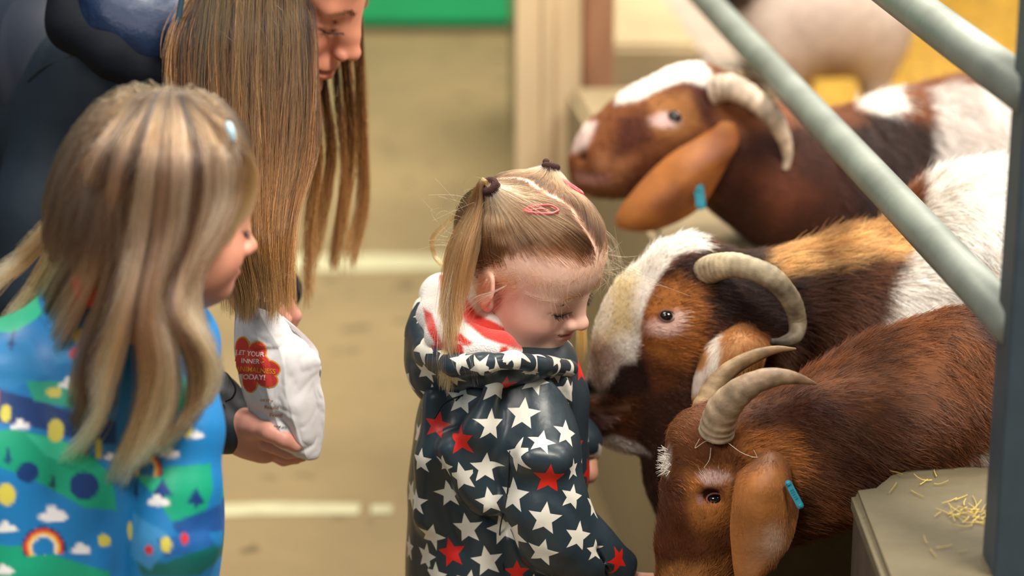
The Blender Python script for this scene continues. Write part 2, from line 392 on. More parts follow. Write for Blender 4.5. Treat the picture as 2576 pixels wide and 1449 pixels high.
S = P[:, None]+d[:, None]*t*rg.uniform(.06, .18, 5000)[:, None, None]+np.array([0, 0, .012]); cc = lin('bb922f')*rg.uniform(.5, 1.35, (5000, 1))
hairs('straw', S, M['strawh'], sb, cc.clip(0, 1), .002, .002)
# dark and grey trough materials
M['dark'] = mat('dark_trough', '2b241f', .7); M['trg'] = mat('grey_trough', '8d8176', .7, var=(5, .2))
# gate
M['galv'] = mat('galvanised_tube', '858c84', .5, metal=.25, spec=.5, var=(9, .3, (1, 1, 1)), bump=(120, .15, .001)); M['postp'] = mat('blue_grey_steel', '3d4b57', .5, metal=.2, var=(14, .2), bump=(250, .2, .0008))
ga = thing('metal_gate', 'galvanised tubular pen gate with two rails and dark upright', 'gate', (.5, 2.15, 0))
def rail(z, y0, y1, r=.0205, dx=0.):
    ys = np.linspace(y0, y1, 14); P = np.column_stack([.472+dx-.108*(ys-2.2), ys, np.full(14, z)]); return tube('rail', P, r, M['galv'], ga, seg=28)
rail(.858, 2.16, 5.4); rail(1.083, 2.16, 5.4, .0215)
V, F = boxm((.464, 2.13, .0), (.52, 2.19, 1.9), .004); raw('upright', V, F, M['postp'], ga, smooth=False)['label'] = 'dark blue-grey square upright'

rg = np.random.default_rng(12)
for nm, cx, cy, n_, sp in (('straw_wisp', .43, 2.36, 8, .02), ('straw_wisp', .47, 2.28, 40, .014), ('straw_wisp', .42, 2.2, 4, .012)):
    p = np.column_stack([cx+rg.normal(0, sp, n_), cy+rg.normal(0, sp, n_), np.full(n_, .616)]); d = np.column_stack([rg.normal(size=(n_, 2)), rg.normal(0, .08, n_)]); d = nrm(d); t = np.linspace(0, 1, 6)[None, :, None]
    S = p[:, None]+d[:, None]*t*rg.uniform(.008, .03, n_)[:, None, None]+rg.normal(0, .004, (n_, 1, 3))*t*t; S[..., 0] = np.maximum(S[..., 0], .385); S[..., 1] = np.minimum(S[..., 1], 2.41); S[..., 2] = np.maximum(S[..., 2], .6165); o = hairs(nm, S, M['strawh'], None, np.tile(lin('cdb152'), (n_, 1))*rg.uniform(.6, 1.2, (n_, 1)), .0005, .0003); o['kind'] = 'stuff'; o['label'] = 'loose straw scraps lying on the concrete wall top'; o['category'] = 'straw'; o['group'] = 'straw scraps on the wall'
# ================================================================ GOATS
M['horn'] = mat('horn', attr=True, rough=.5, spec=.4, var=(40, .35), bump=(90, .5, .003))
M['eye'] = mat('dark_eye', '0b0706', .06, spec=.9); M['tag'] = mat('blue_tag_plastic', '3fa3bd', .4); M['tagt'] = mat('tag_print', '1d6b84', .5)
M['ears'] = mat('ear_skin', attr=True, rough=.6, var=(30, .25), bump=(200, .3, .002))
def loft(name, secs, thick, m, parent, colf=None, nu=16, nv=40, bow=0.):
    """sheet with thickness through cross-sections ((x,y,Y) left, middle, right)"""
    S = np.array([[at(*q) for q in s] for s in secs]); S = np.stack([cr(S[:, i], nv) for i in range(3)], 1)
    G = np.stack([cr(S[j], nu) for j in range(nv)])
    du = np.gradient(G, axis=1); dv = np.gradient(G, axis=0); N = nrm(np.cross(du, dv))
    if (N.reshape(-1, 3)@CF).mean() > 0: N = -N
    pu = np.sqrt(np.clip(1-(np.linspace(-1, 1, nu))**2, 0, 1))[None, :, None]; pv = np.clip(np.sqrt(1-np.clip(np.linspace(-.8, 1, nv), 0, 1)**4), .0, 1)[:, None, None]
    fr = G+N*thick*.5*pu*pv; bk = G-N*thick*.5*pu*pv
    V = np.vstack([fr.reshape(-1, 3), bk.reshape(-1, 3)]); n = nu*nv; F = []
    for j in range(nv-1):
        for i in range(nu-1):
            a = j*nu+i; F.append((a, a+1, a+nu+1, a+nu)); F.append((n+a+nu, n+a+nu+1, n+a+1, n+a))
    F = np.array(F)
    nn = np.cross(V[F[0][1]]-V[F[0][0]], V[F[0][3]]-V[F[0][0]])
    if nn@N[0, 0] < 0: F = F[:, ::-1]
    return raw(name, V, F, m, parent, colf(V) if colf else None), V, F
def horn(parent, pts, c0, c1, ring=.06, nring=26, lab=None, squash=1.0):
    q = np.array([list(at(*p[:3]))+[p[3]*m_px(at(*p[:3]))] for p in pts]); q = cr(q, 150); P, r = q[:, :3], q[:, 3].clip(.0006)
    t = np.linspace(0, 1, 150); r = r*(1+ring*np.sin(t*nring*6.283)*(1-t)**.7+.04*vnoise(P*70, 2))
    V, F = tube_mesh(P, r, seg=28, up=CF, squash=squash)
    tt = np.concatenate([np.repeat(t, 28), [0, 1]])[:, None]; c = lin(c0)*(1-tt)+lin(c1)*tt
    rg = .5+.5*np.sin(tt*nring*6.283); c = c*(1-.22*(1-rg)*(1-tt)); c = c*(1+.35*vnoise(V*55, 5)+.25*vnoise(V*np.array([160., 160, 160]), 6))[:, None]
    o = raw('horn', V, F, M['horn'], parent, c.clip(0, 1)); return o
def ball(name, c, r, m, parent, M3=None, n=20):
    import bmesh
    bm = bmesh.new(); bmesh.ops.create_uvsphere(bm, u_segments=n, v_segments=n//2+2, radius=1); V = np.array([v.co[:] for v in bm.verts]); F = [tuple(v.index for v in f.verts) for f in bm.faces]; bm.free()
    V = V*np.asarray(r); V = V@(np.eye(3) if M3 is None else M3).T+np.asarray(c); return raw(name, V, F, m, parent)
CAM3 = np.stack([CR, CU, -CF], 1)
def proj(P):
    d = (P-CP)@CF; return np.stack([1288+((P-CP)@CR)/d*FPX, 724.5-((P-CP)@CU)/d*FPX], -1)
def front(V, px, py, rad=14):
    """nearest surface point of a body to the viewer's side around a measured spot"""
    uv = proj(V); m = np.hypot(uv[:, 0]-px, uv[:, 1]-py) < rad; w = V[m]
    return w[np.argmin((w-CP)@CF)] if len(w) else None
def eye(parent, V, px, py, rx, ry, lid, ang=0, sink=.35):
    p = front(V, px, py); s = m_px(p); Mx = CAM3@rotm((0, 0, 1), ang)
    c = p+CF*(ry*s*sink)
    o = ball('eye', c, (rx*s, ry*s, ry*s), M['eye'], parent, Mx); o['label'] = 'dark glossy eye'
    a = np.linspace(0, 2*math.pi, 33); path = c+np.stack([np.cos(a)*rx*s*1.1, np.sin(a)*ry*s*1.08, np.full(33, ry*s*.42)], 1)@Mx.T
    tube('eyelid', path, .0012, lid, parent, seg=8)
    return p
def text_mesh(txt, size, font_shear=0, bold=0.0, res=3):
    cu = bpy.data.curves.new('t', 'FONT'); cu.body = txt; cu.size = size; cu.align_x = 'CENTER'; cu.align_y = 'CENTER'; cu.offset = bold; cu.resolution_u = res
    ob = bpy.data.objects.new('t', cu); COL.objects.link(ob); bpy.context.view_layer.update()
    me = bpy.data.meshes.new_from_object(ob.evaluated_get(bpy.context.evaluated_depsgraph_get())); V = np.array([v.co[:2] for v in me.vertices]); F = [tuple(p.vertices) for p in me.polygons]
    bpy.data.objects.remove(ob); bpy.data.curves.remove(cu); bpy.data.meshes.remove(me); return V, F
def tag(parent, a, b, w, Y, txt=None):
    A, B = at(*a, Y), at(*b, Y); d = nrm(B-A); s = nrm(np.cross(d, CF)); up = -CF; L = np.linalg.norm(B-A); r = w*m_px(A)/2; out = []
    for e, sg in ((B, 1), (A, -1)):
        for th in np.linspace(-90, 90, 9): out.append(e+sg*d*r*math.cos(math.radians(th))+sg*s*r*math.sin(math.radians(th)))
    out = np.array(out); n = len(out); V = np.vstack([out-up*.001, out+up*.0014]); F = [tuple(range(n))[::-1], tuple(range(n, 2*n))]+[(i, (i+1) % n, n+(i+1) % n, n+i) for i in range(n)]
    o = raw('ear_tag', V, F, M['tag'], parent, smooth=False); o['label'] = 'flat pale blue plastic ear tag'
    for e in (A, B): V, F = boxm((-r*.55, -r*.55, 0), (r*.55, r*.55, .003), .0008); raw('stud', e+up*.001+V@np.stack([d, s, up], 1).T, F, M['tag'], o)
    if txt:
        tv, tf = text_mesh(txt, r*1.55); X = nrm(A-B); Yv = np.cross(up, X); c = (A+B)/2+up*.0017
        raw('number', np.array([c+X*v[0]+Yv*v[1] for v in tv]), tf, M['tagt'], o, smooth=False)
BR, DK, OR, WH, TAN, PK, GD = '643618', '2a130c', 'a4652e', 'efe7dc', 'b07440', 'e3bcb0', 'c99b62'
# ---- goat in the middle, nibbling beside the toddler
g1 = thing('goat', 'brown goat with white blaze and curled horn, nuzzling beside the toddler', 'goat', (.62, 2.75, .24))
b = Body(); Y = 2.72
b.chain([(1720, 700, Y, 100), (1690, 790, Y, 130), (1620, 880, Y, 104), (1575, 960, Y, 84), (1532, 1010, Y, 62)], .03)
b.blob(1600, 800, Y, 85, 120, 62, -28, k=.03)
b.chain([(1700, 670, Y, 62), (1735, 640, Y, 45)], .02)
b.blob(1775, 770, Y, 130, 130, 125, k=.03)
b.chain([(1740, 900, Y, 135), (1650, 1030, Y, 88), (1575, 1080, Y-.002, 50), (1528, 1082, Y, 38)], .02)
b.blob(1505, 1000, Y, 36, 42, 48, k=.015)
b.blob(1660, 812, Y-.055, 44, 34, 20, k=.012)                      # brow and eye rise
b.chain([(1740, 950, Y, 110), (1725, 1080, Y, 92), (1705, 1200, Y, 72), (1690, 1300, Y+.01, 38)], .03)
b.chain([(1790, 790, Y, 130), (1990, 780, Y+.02, 138), (2160, 770, Y+.05, 170), (2330, 780, Y+.08, 205), (2470, 690, Y+.1, 250), (2760, 660, Y+.12, 285), (3250, 700, Y+.1, 270)], .04)
b.chain([(2000, 900, Y+.02, 150), (2250, 930, Y+.05, 190)], .05)
# mouth slit and nostril
for i in range(5):
    u = i/4
    for dd in (.008, .018, .028, .038, .048):
        p = at(1462+u*115, 1056-u*28-8*math.sin(u*3.1), Y-dd); q = at(1462+(u+.25)*115, 1056-(u+.25)*28-8*math.sin((u+.25)*3.1), Y-dd)
        if u < .9: b.cap(p, q, .0030, .0030, .003, -1)
b.ell(at(1490, 984, Y-.026), (.0075, .011, .022), CAM3@rotm((0, 0, 1), 30), .005, -1)
for lx, ly in ((2560, .0), (2560, .2), (3200, 0.), (3200, .2)):
    c = at(lx, 760, Y+.04+ly); b.cap(c, (c[0]+.0, c[1], .45), .05, .03, .04); b.cap((c[0], c[1], .46), (c[0]+.02, c[1], .25), .028, .022, .02)
V, Q = b.mesh(.0052, 2)
uv1 = plane(1700, 850, Y-.05)
lay1 = [
 ([(1700, 560), (2600, 560), (2600, 1500), (1700, 1500)], '4e2b16', 60, 40),
 ([(1640, 690), (1800, 620), (2010, 640), (2020, 860), (1880, 820), (1780, 800), (1700, 720)], DK, 22, 16),
 ([(1620, 730), (1700, 700), (1760, 730), (1770, 860), (1720, 930), (1650, 900), (1610, 850)], OR, 26, 14),
 ([(1930, 630), (2060, 600), (2250, 560), (2340, 560), (2330, 650), (2200, 650), (2060, 690), (1960, 700)], GD, 18, 16),
 ([(1600, 1000), (1690, 980), (1760, 1120), (1740, 1350), (1600, 1350)], '3d2014', 30, 20),
 ([(2290, 640), (2240, 740), (2210, 880), (2190, 960), (2700, 1200), (4000, 1200), (4000, 200), (2400, 300), (2340, 540), (2350, 600)], WH, 8, 10),
 ([(1740, 560), (1790, 625), (1700, 640), (1650, 710), (1618, 780), (1608, 870), (1598, 925), (1565, 915), (1545, 960), (1500, 990), (1440, 960), (1440, 780), (1580, 600)], WH, 6, 5),
 ([(1440, 990), (1450, 880), (1520, 850), (1565, 900), (1550, 950), (1520, 1000)], 'b3998d', 22, 8), ([(1540, 700), (1600, 690), (1590, 830), (1530, 860)], 'd9c49a', 25, 12),
 ([(1560, 925), (1620, 900), (1640, 980), (1560, 1010), (1520, 990)], DK, 12, 10),
 ([(1455, 985), (1485, 962), (1500, 985), (1480, 1015), (1455, 1015)], '1c0e0a', 8, 4),
 ([(1460, 1034), (1520, 1030), (1590, 1022), (1590, 1034), (1520, 1045), (1460, 1052)], 'b8836a', 6, 3),
 ([(1460, 1060), (1520, 1050), (1560, 1050), (1540, 1080), (1490, 1100), (1460, 1090)], 'b48780', 8, 5),
 ([(1500, 1108), (1560, 1105), (1600, 1120), (1640, 1150), (1560, 1150), (1500, 1130)], 'd9ccc4', 7, 6),
 ([(1662, 825), (44, 22)], PK, 12, 5), ([(1700, 800), (16, 22)], PK, 8, 5)]
f1 = lambda P: paint(P, uv1, BR, lay1)
raw('body', V, Q, M['coat'], g1, f1(V)*.8)
eye(g1, V, 1673, 805, 18, 13, mat('dark_lid', '5c3a33', .6), -8)
D1 = dirfield([(1720, 600, Y, 1, 0, 0), (1600, 780, Y, .3, -.9, 0), (1560, 950, Y, .6, -.8, 0), (1640, 900, Y, .8, -.2, 0), (1750, 950, Y, .3, 1, 0), (1700, 1250, Y, -.1, 1, 0), (1800, 800, Y, .9, .2, 0),
  (2050, 660, Y, 1, -.25, 0), (2100, 850, Y, .6, .8, 0), (2300, 620, Y, 1, 0, 0), (2300, 850, Y, .4, .9, 0), (2500, 600, Y, .6, .8, 0), (2700, 700, Y, .5, .9, 0)])
def L1(P):
    u = uv1(P)[:, 0]; v = uv1(P)[:, 1]
    return np.where(u > 1950, .03, np.where(u > 1700, .015, np.where(v < 720, .013, .0075)))
def k1(P):
    u = uv1(P); e = (np.hypot((u[:, 0]-1672)/26, (u[:, 1]-806)/18) > 1) & ~((u[:, 0] < 1590) & (np.abs(u[:, 1]-(1056-(u[:, 0]-1462)*.25)) < 16)); return e & (u[:, 0] < 2640)
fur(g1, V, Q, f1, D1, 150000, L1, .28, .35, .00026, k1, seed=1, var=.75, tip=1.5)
horn(g1, [(1752, 700, Y+.0, 36), (1782, 680, Y-.045, 36), (1812, 670, Y-.062, 34), (1860, 668, Y-.075, 31), (1935, 695, Y-.09, 29), (1986, 748, Y-.09, 26), (2006, 805, Y-.08, 23), (2000, 845, Y-.095, 20), (1968, 862, Y-.115, 15), (1942, 860, Y-.125, 9)], 'c9b795', '3a3128', .022, 34)
lay1e = [([(1785, 840), (1812, 840), (1795, 930), (1770, 940)], 'e8ddd0', 6, 8), ([(1738, 930), (1765, 930), (1762, 990), (1738, 1000)], 'e4d8cc', 7, 9), ([(1880, 780), (1960, 780), (1960, 860), (1900, 850)], '8a4f25', 16, 8)]
fe1 = lambda P: paint(P, uv1, 'b27a45', lay1e)
o, V, F = loft('ear', [((1790, 800, Y-.02), (1865, 785, Y-.045), (1945, 795, Y-.01)), ((1784, 840, Y-.045), (1860, 832, Y-.068), (1948, 835, Y-.035)), ((1770, 880, Y-.07), (1850, 880, Y-.11), (1938, 870, Y-.07)), ((1748, 940, Y-.07), (1830, 950, Y-.11), (1918, 930, Y-.07)),
   ((1740, 990, Y-.07), (1820, 1010, Y-.10), (1900, 1000, Y-.07)), ((1748, 1050, Y-.07), (1810, 1070, Y-.09), (1870, 1060, Y-.07)), ((1775, 1105, Y-.07), (1800, 1115, Y-.08), (1825, 1110, Y-.07))], .012, M['ears'], g1, fe1)
fur(g1, V, F, fe1, dirfield([(1850, 800, Y-.1, -.1, 1, 0), (1780, 1000, Y-.1, -.2, 1, 0)]), 14000, .009, .2, .3, .0002, seed=5, name='ear_fur')
# ---- goat at the front, head down
g2 = thing('goat', 'reddish brown goat with two upright horns, head down over the concrete wall', 'goat', (.75, 2.5, .24))
b = Body(); Y = 2.47
b.chain([(1795, 1140, Y, 104), (1780, 1250, Y, 102), (1762, 1370, Y, 98), (1752, 1480, Y, 84), (1742, 1590, Y, 62)], .03)
b.chain([(1748, 1105, Y, 58), (1760, 1180, Y, 72)], .02); b.blob(1800, 1100, Y, 80, 60, 90, k=.03)
b.blob(1880, 1290, Y, 100, 110, 95, k=.04); b.blob(1795, 1228, Y-.035, 56, 30, 34, -5, k=.015); b.blob(1775, 1290, Y-.03, 60, 30, 30, 10, k=.02)
b.chain([(1880, 1150, Y, 112), (2050, 1125, Y+.01, 148), (2250, 1042, Y+.03, 180), (2430, 1015, Y+.05, 212), (2700, 1080, Y+.08, 265), (3250, 1100, Y+.1, 280)], .05)
b.chain([(1900, 1290, Y, 90), (2020, 1230, Y+.01, 88), (2180, 1130, Y+.03, 100)], .04)
b.blob(2180, 1060, Y-.05, 170, 60, 45, -12, k=.05); b.blob(2060, 1200, Y-.045, 120, 40, 36, -20, k=.04)
b.chain([(2470, 1120, Y+.03, 130), (2600, 1280, Y+.05, 160)], .05)
b.ell(at(1792, 1249, Y-.052), (.0125, .0085, .010), CAM3, .006, -1)
for lx, ly in ((2700, -.06), (2700, .14), (3250, -.05), (3250, .14)):
    c = at(lx, 1150, Y+.08+ly); b.cap(c, (c[0], c[1], .42), .055, .03, .04); b.cap((c[0], c[1], .43), (c[0]+.02, c[1], .25), .028, .022, .02)
V, Q = b.mesh(.005, 2); uv2 = plane(1900, 1150, Y-.06)
lay2 = [
 ([(2000, 1050), (2300, 1000), (2500, 1000), (2500, 1250), (2200, 1250), (2050, 1200)], '522d17', 60, 60),
 ([(1860, 1040), (2010, 980), (2160, 1010), (2080, 1060), (1940, 1080)], '45210f', 30, 25),
 ([(1730, 1190), (1830, 1180), (1860, 1260), (1840, 1330), (1760, 1340), (1730, 1270)], 'a86a34', 24, 12),
 ([(1660, 1200), (1720, 1220), (1735, 1330), (1790, 1420), (1800, 1520), (1650, 1520)], '55290f', 20, 16),
 ([(1680, 1440), (1850, 1420), (1850, 1640), (1660, 1640)], 'b67b45', 18, 14),
 ([(1850, 1080), (1990, 1090), (2030, 1160), (1990, 1260), (1880, 1180)], 'a0612c', 24, 14),
 ([(2400, 1265), (2440, 1180), (2500, 1130), (2500, 1060), (4000, 900), (4000, 1700), (2380, 1500)], WH, 8, 9),
 ([(1795, 1204), (34, 17)], 'e6bfb6', 8, 7), ([(1688, 1170), (6, 24)], 'e8dccf', 6, 8),
 ([(1790, 1250), (30, 20)], '5b3220', 6, 3), ([(1765, 1262), (8, 10)], 'b98a80', 5, 3),
 ([(2440, 770), (2560, 770), (2560, 960), (2500, 900)], '30150c', 20, 10)]
f2 = lambda P: paint(P, uv2, '693b1a', lay2)
raw('body', V, Q, M['coat'], g2, f2(V)*.8)
eye(g2, V, 1790, 1249, 22, 14, mat('pink_lid', '7a4a42', .5), -6, .05)
D2 = dirfield([(1760, 1080, Y, -.4, -.3, 0), (1700, 1150, Y, -.5, .7, 0), (1780, 1180, Y, -.2, -.6, 0), (1700, 1350, Y, 0, -1, 0), (1800, 1400, Y, .3, -1, 0), (1850, 1200, Y, .7, -.3, 0), (1950, 1080, Y, 1, -.1, 0), (2050, 1200, Y, .9, .5, 0), (2150, 1000, Y, 1, -.2, 0),
  (2200, 1100, Y, .8, .5, 0), (2300, 950, Y, 1, -.1, 0), (2400, 1050, Y, .5, .8, 0), (2450, 900, Y, .5, .8, 0), (2450, 1200, Y, -.1, 1, 0), (2300, 1200, Y, .5, .8, 0)])
L2 = lambda P: np.clip((uv2(P)[:, 0]-1850)/300, 0, 1)*.012+.0085
def k2(P):
    u = uv2(P); return (np.hypot((u[:, 0]-1790)/30, (u[:, 1]-1250)/20) > 1) & (u[:, 0] < 2640)
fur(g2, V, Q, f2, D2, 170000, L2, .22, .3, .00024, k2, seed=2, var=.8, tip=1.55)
P, N = sample(V, Q, 300000, np.random.default_rng(9)); u = uv2(P); m = (np.hypot((u[:, 0]-1686)/12, (u[:, 1]-1172)/34) < 1) & (N@CF < .25); P, N = P[m][:70], N[m][:70]
t = np.linspace(0, 1, 4)[None, :, None]; rg = np.random.default_rng(4); d = nrm(N*.5-CR*.5+rg.normal(0, .5, P.shape)); hairs('white_tuft', P[:, None]+d[:, None]*t*.010, M['fur'], g2, np.tile(lin('f3ece2'), (len(P), 1)), .0003, .0001)
P0 = [[(1830, 1100), (1860, 1150), (1890, 1140), (1885, 1120)], [(1750, 1100), (1735, 1130), (1760, 1105), (1790, 1102)], [(1775, 1125), (1768, 1160), (1765, 1182)], [(1885, 1150), (1920, 1160), (1940, 1185)], [(2200, 880), (2215, 930), (2220, 965)]]
S = np.stack([cr([front(V, x, y, 16)-CF*.006 for x, y in p], 10) for p in P0[:4]]); hairs('stray_hair', S, M['fur'], g2, np.tile(lin('e9dcc8'), (4, 1)), .0003, .0002)
horn(g2, [(1802, 1088, Y-.045, 46), (1808, 1062, Y-.05, 45), (1822, 1026, Y-.06, 42), (1858, 988, Y-.07, 36), (1910, 958, Y-.075, 29), (1964, 948, Y-.075, 22), (2013, 954, Y-.07, 13), (2054, 966, Y-.065, 2.5)], 'b3a086', '8f6d52', .022, 12)
horn(g2, [(1766, 1050, Y+.03, 34), (1778, 1012, Y+.035, 30), (1800, 968, Y+.045, 26), (1842, 926, Y+.055, 22), (1898, 896, Y+.06, 17), (1951, 880, Y+.06, 11), (2002, 878, Y+.06, 3)], 'a58a66', '8a6a46', .02, 9)
lay2e = [([(1880, 1340), (1950, 1300), (2000, 1300), (1960, 1420), (1880, 1449)], 'a87550', 30, 16), ([(1950, 1360), (28, 40)], 'c9a68c', 18, 14), ([(1900, 1140), (1990, 1130), (2000, 1220), (1910, 1200)], 'a86a34', 24, 10), ([(1965, 1150), (2000, 1150), (2010, 1300), (1985, 1290)], '7d4a26', 10, 6)]
lay2e += [([(1850, 1050), (2010, 1050), (2005, 1150), (1950, 1170), (1860, 1180)], '7d4c28', 26, 14)]
fe2 = lambda P: paint(P, uv2, 'b0713a', lay2e); y = Y-.075
o, V, F = loft('ear', [((1885, 1110, Y+.02), (1930, 1095, Y+.0), (1984, 1100, Y+.02)), ((1880, 1160, Y-.040), (1935, 1150, Y-.062), (1986, 1142, Y-.045)), ((1852, 1205, y+.01), (1920, 1210, y-.025), (1990, 1200, y)), ((1842, 1260, y), (1915, 1270, y-.03), (2010, 1262, y+.004)),
  ((1836, 1325, y), (1920, 1330, y-.025), (2005, 1313, y+.006)), ((1840, 1387, y), (1915, 1390, y-.02), (1987, 1370, y+.004)), ((1846, 1440, y), (1895, 1448, y-.015), (1945, 1424, y)), ((1856, 1480, y), (1880, 1486, y-.008), (1906, 1470, y))], .013, M['ears'], g2, fe2)
ear2 = o
fur(g2, V, F, fe2, dirfield([(1920, 1150, Y-.1, -.1, 1, 0), (1900, 1400, Y-.1, -.1, 1, 0)]), 16000, .006, .12, .25, .00018, seed=6, name='ear_fur')
tag(g2, (1983, 1216), (2013, 1272), 17, 2.372, '61152')
# ---- goat further back, head raised
g3 = thing('goat', 'brown goat with raised head, white forehead stripe and blue ear tag, out of focus', 'goat', (.75, 3.3, .24))
b = Body(); Y = 3.27
b.chain([(1735, 272, Y, 104), (1655, 330, Y, 120), (1585, 372, Y, 105), (1520, 402, Y, 82), (1488, 424, Y, 46)], .03); b.blob(1735, 235, Y, 80, 62, 80, k=.03)
b.blob(1690, 285, Y-.04, 50, 36, 30, k=.02); b.chain([(1560, 450, Y, 46), (1492, 450, Y, 34)], .02)
b.chain([(1790, 320, Y, 112), (1870, 400, Y, 130), (1990, 455, Y+.02, 160), (2130, 500, Y+.05, 185), (2270, 400, Y+.1, 150), (2430, 440, Y+.1, 225), (2900, 480, Y+.15, 240)], .05)
b.chain([(2150, 520, Y+.05, 190), (2300, 560, Y+.1, 200)], .05)
for i in range(3): b.cap(at(1440+i*35, 446-i*4, Y-.026-.008*i), at(1475+i*35, 442-i*4, Y-.034-.008*i), .003, .003, .004, -1)
b.ell(at(1468, 396, Y-.03), (.008, .005, .01), CAM3, .005, -1)
for lx, ly in ((2300, -.05), (2300, .15), (2850, -.05), (2850, .15)):
    c = at(lx, 600, Y+.1+ly); b.cap(c, (c[0], c[1], .42), .055, .03, .04); b.cap((c[0], c[1], .43), (c[0]+.02, c[1], .25), .028, .022, .02)
V, Q = b.mesh(.0068, 2); uv3 = plane(1700, 350, Y-.06)
lay3 = [
 ([(1780, 380), (1900, 330), (2120, 300), (2400, 300), (2400, 900), (1800, 800)], '3c1c11', 40, 20),
 ([(1850, 420), (1980, 400), (2050, 500), (1950, 560)], '5e3120', 40, 20),
 ([(2150, 300), (2260, 250), (2390, 330), (2390, 560), (2300, 700), (2150, 600)], '2c1610', 20, 18),
 ([(1700, 210), (1790, 190), (1800, 330), (1740, 300)], '54281a', 20, 8),
 ([(1600, 400), (1740, 380), (1700, 500), (1560, 520)], '6b3820', 30, 10),
 ([(1640, 250), (1730, 230), (1760, 320), (1700, 350), (1640, 330)], 'a9713f', 20, 8), ([(1500, 380), (1600, 400), (1560, 470), (1490, 470)], 'a66d4a', 20, 8),
 ([(1560, 300), (1620, 290), (1640, 360), (1540, 400)], '54291c', 22, 10),
 ([(1450, 430), (1540, 440), (1530, 462), (1450, 458)], 'b78173', 8, 4),
 ([(1560, 120), (1760, 120), (1800, 200), (1785, 225), (1720, 205), (1660, 225), (1600, 255), (1550, 262)], WH, 6, 3),
 ([(1440, 300), (1500, 300), (1495, 330), (1475, 370), (1440, 380)], 'e0c4bb', 8, 4),
 ([(1672, 304), (34, 20)], 'eac8c2', 9, 4),
 ([(2372, 200), (4000, 100), (4000, 900), (2340, 900), (2372, 560)], 'd0c7c1', 10, 10), ([(2170, 180), (2300, 190), (2320, 262), (2260, 280), (2180, 262)], 'ece6df', 9, 6)]
f3 = lambda P: paint(P, uv3, '7f4a28', lay3)
raw('body', V, Q, M['coat'], g3, f3(V)*.85); eye(g3, V, 1685, 293, 15, 10, M['eye'], -30, .2)
D3 = dirfield([(1600, 350, Y, .8, -.3, 0), (1750, 250, Y, 1, 0, 0), (1900, 450, Y, .8, .6, 0), (2150, 500, Y, .6, .8, 0), (2300, 400, Y, .5, .9, 0), (2450, 400, Y, .7, .7, 0)])
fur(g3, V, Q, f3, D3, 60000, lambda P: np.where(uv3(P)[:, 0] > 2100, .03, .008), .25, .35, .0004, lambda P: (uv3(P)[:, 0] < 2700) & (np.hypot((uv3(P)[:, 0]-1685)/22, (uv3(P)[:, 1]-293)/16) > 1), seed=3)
horn(g3, [(1792, 226, Y-.05, 38), (1838, 220, Y-.06, 34), (1893, 247, Y-.075, 30), (1943, 293, Y-.085, 26), (1972, 347, Y-.085, 19), (1981, 392, Y-.08, 13), (1976, 425, Y-.08, 9)], 'cdb9a4', 'bba895', .03, 14)
horn(g3, [(1795, 200, Y+.04, 30), (1847, 198, Y+.05, 26), (1902, 220, Y+.06, 22), (1948, 262, Y+.06, 18), (1975, 320, Y+.06, 12), (1985, 380, Y+.06, 6)], '8b7356', '6a563e', .03, 14)
fe3 = lambda P: paint(P, uv3, 'a8672f', [([(1800, 330), (1880, 330), (1840, 420), (1740, 420)], '8a4f2a', 20, 8), ([(1620, 520), (1700, 470), (1760, 480), (1680, 560)], '7a421f', 25, 10)])
y = Y-.085
loft('ear', [((1790, 322, Y-.05), (1825, 312, Y-.065), (1868, 325, Y-.05)), ((1745, 352, y), (1800, 385, y-.02), (1855, 370, y)), ((1692, 383, y), (1755, 430, y-.035), (1832, 410, y)), ((1640, 428, y), (1715, 480, y-.035), (1805, 460, y)), ((1590, 483, y), (1665, 520, y-.03), (1768, 516, y)), ((1553, 535, y), (1620, 555, y-.02), (1718, 553, y)), ((1550, 572, y), (1590, 582, y-.01), (1650, 582, y))], .013, M['ears'], g3, fe3)
tag(g3, (1758, 474), (1763, 517), 24, y-.035)
# ---- pale goat standing on the straw
g4 = thing('goat', 'pale goat seen side-on from the shoulder back, standing on straw at top of the pen', 'goat', (.75, 4.8, .24))
b = Body(); Y = 4.75
b.chain([(1960, 60, Y, 125), (2080, 40, Y, 140), (2180, 70, Y, 115)], .06); b.chain([(1960, 60, Y, 100), (1900, -60, Y, 75), (1860, -130, Y, 55)], .05); b.chain([(1860, -130, Y, 55), (1800, -60, Y, 38)], .03)
for (x, dy, r) in ((1975, -.05, 42), (2015, .14, 40), (2212, -.03, 36), (2190, .14, 34)):
    c = at(x, 130, Y+dy); k = m_px(c); b.cap(c, (c[0], c[1], .46), r*k*1.3, r*k*.75, .04); b.cap((c[0], c[1], .46), (c[0]+.01, c[1], .25), r*k*.7, r*k*.55, .02)
V, Q = b.mesh(.009, 2); uv4 = plane(2000, 100, Y-.1)
f4 = lambda P: paint(P, uv4, 'b8a599', [([(1780, -300), (1930, -300), (1930, -30), (1870, 30), (1780, 30)], '30201a', 14, 8), ([(1860, 30), (1960, 0), (1980, 300), (1860, 300)], 'c4b3a7', 30, 10), ([(2080, 140), (2150, 150), (2160, 260), (2070, 230)], '9a857a', 30, 10)])  # the darker belly patch is shade painted into the coat colour
raw('body', V, Q, M['coat'], g4, f4(V)); loft('ear', [((1850, -110, Y-.06), (1880, -115, Y-.08), (1905, -105, Y-.06)), ((1840, -50, Y-.08), (1872, -45, Y-.10), (1905, -55, Y-.08)), ((1850, 15, Y-.08), (1868, 22, Y-.09), (1890, 12, Y-.08))], .012, M['ears'], g4, lambda P: np.tile(lin('30201a'), (len(P), 1)))
horn(g4, [(1870, -180, Y, 30), (1910, -220, Y, 26), (1960, -220, Y, 20), (2000, -180, Y, 8)], 'bba68a', '8a7a60')
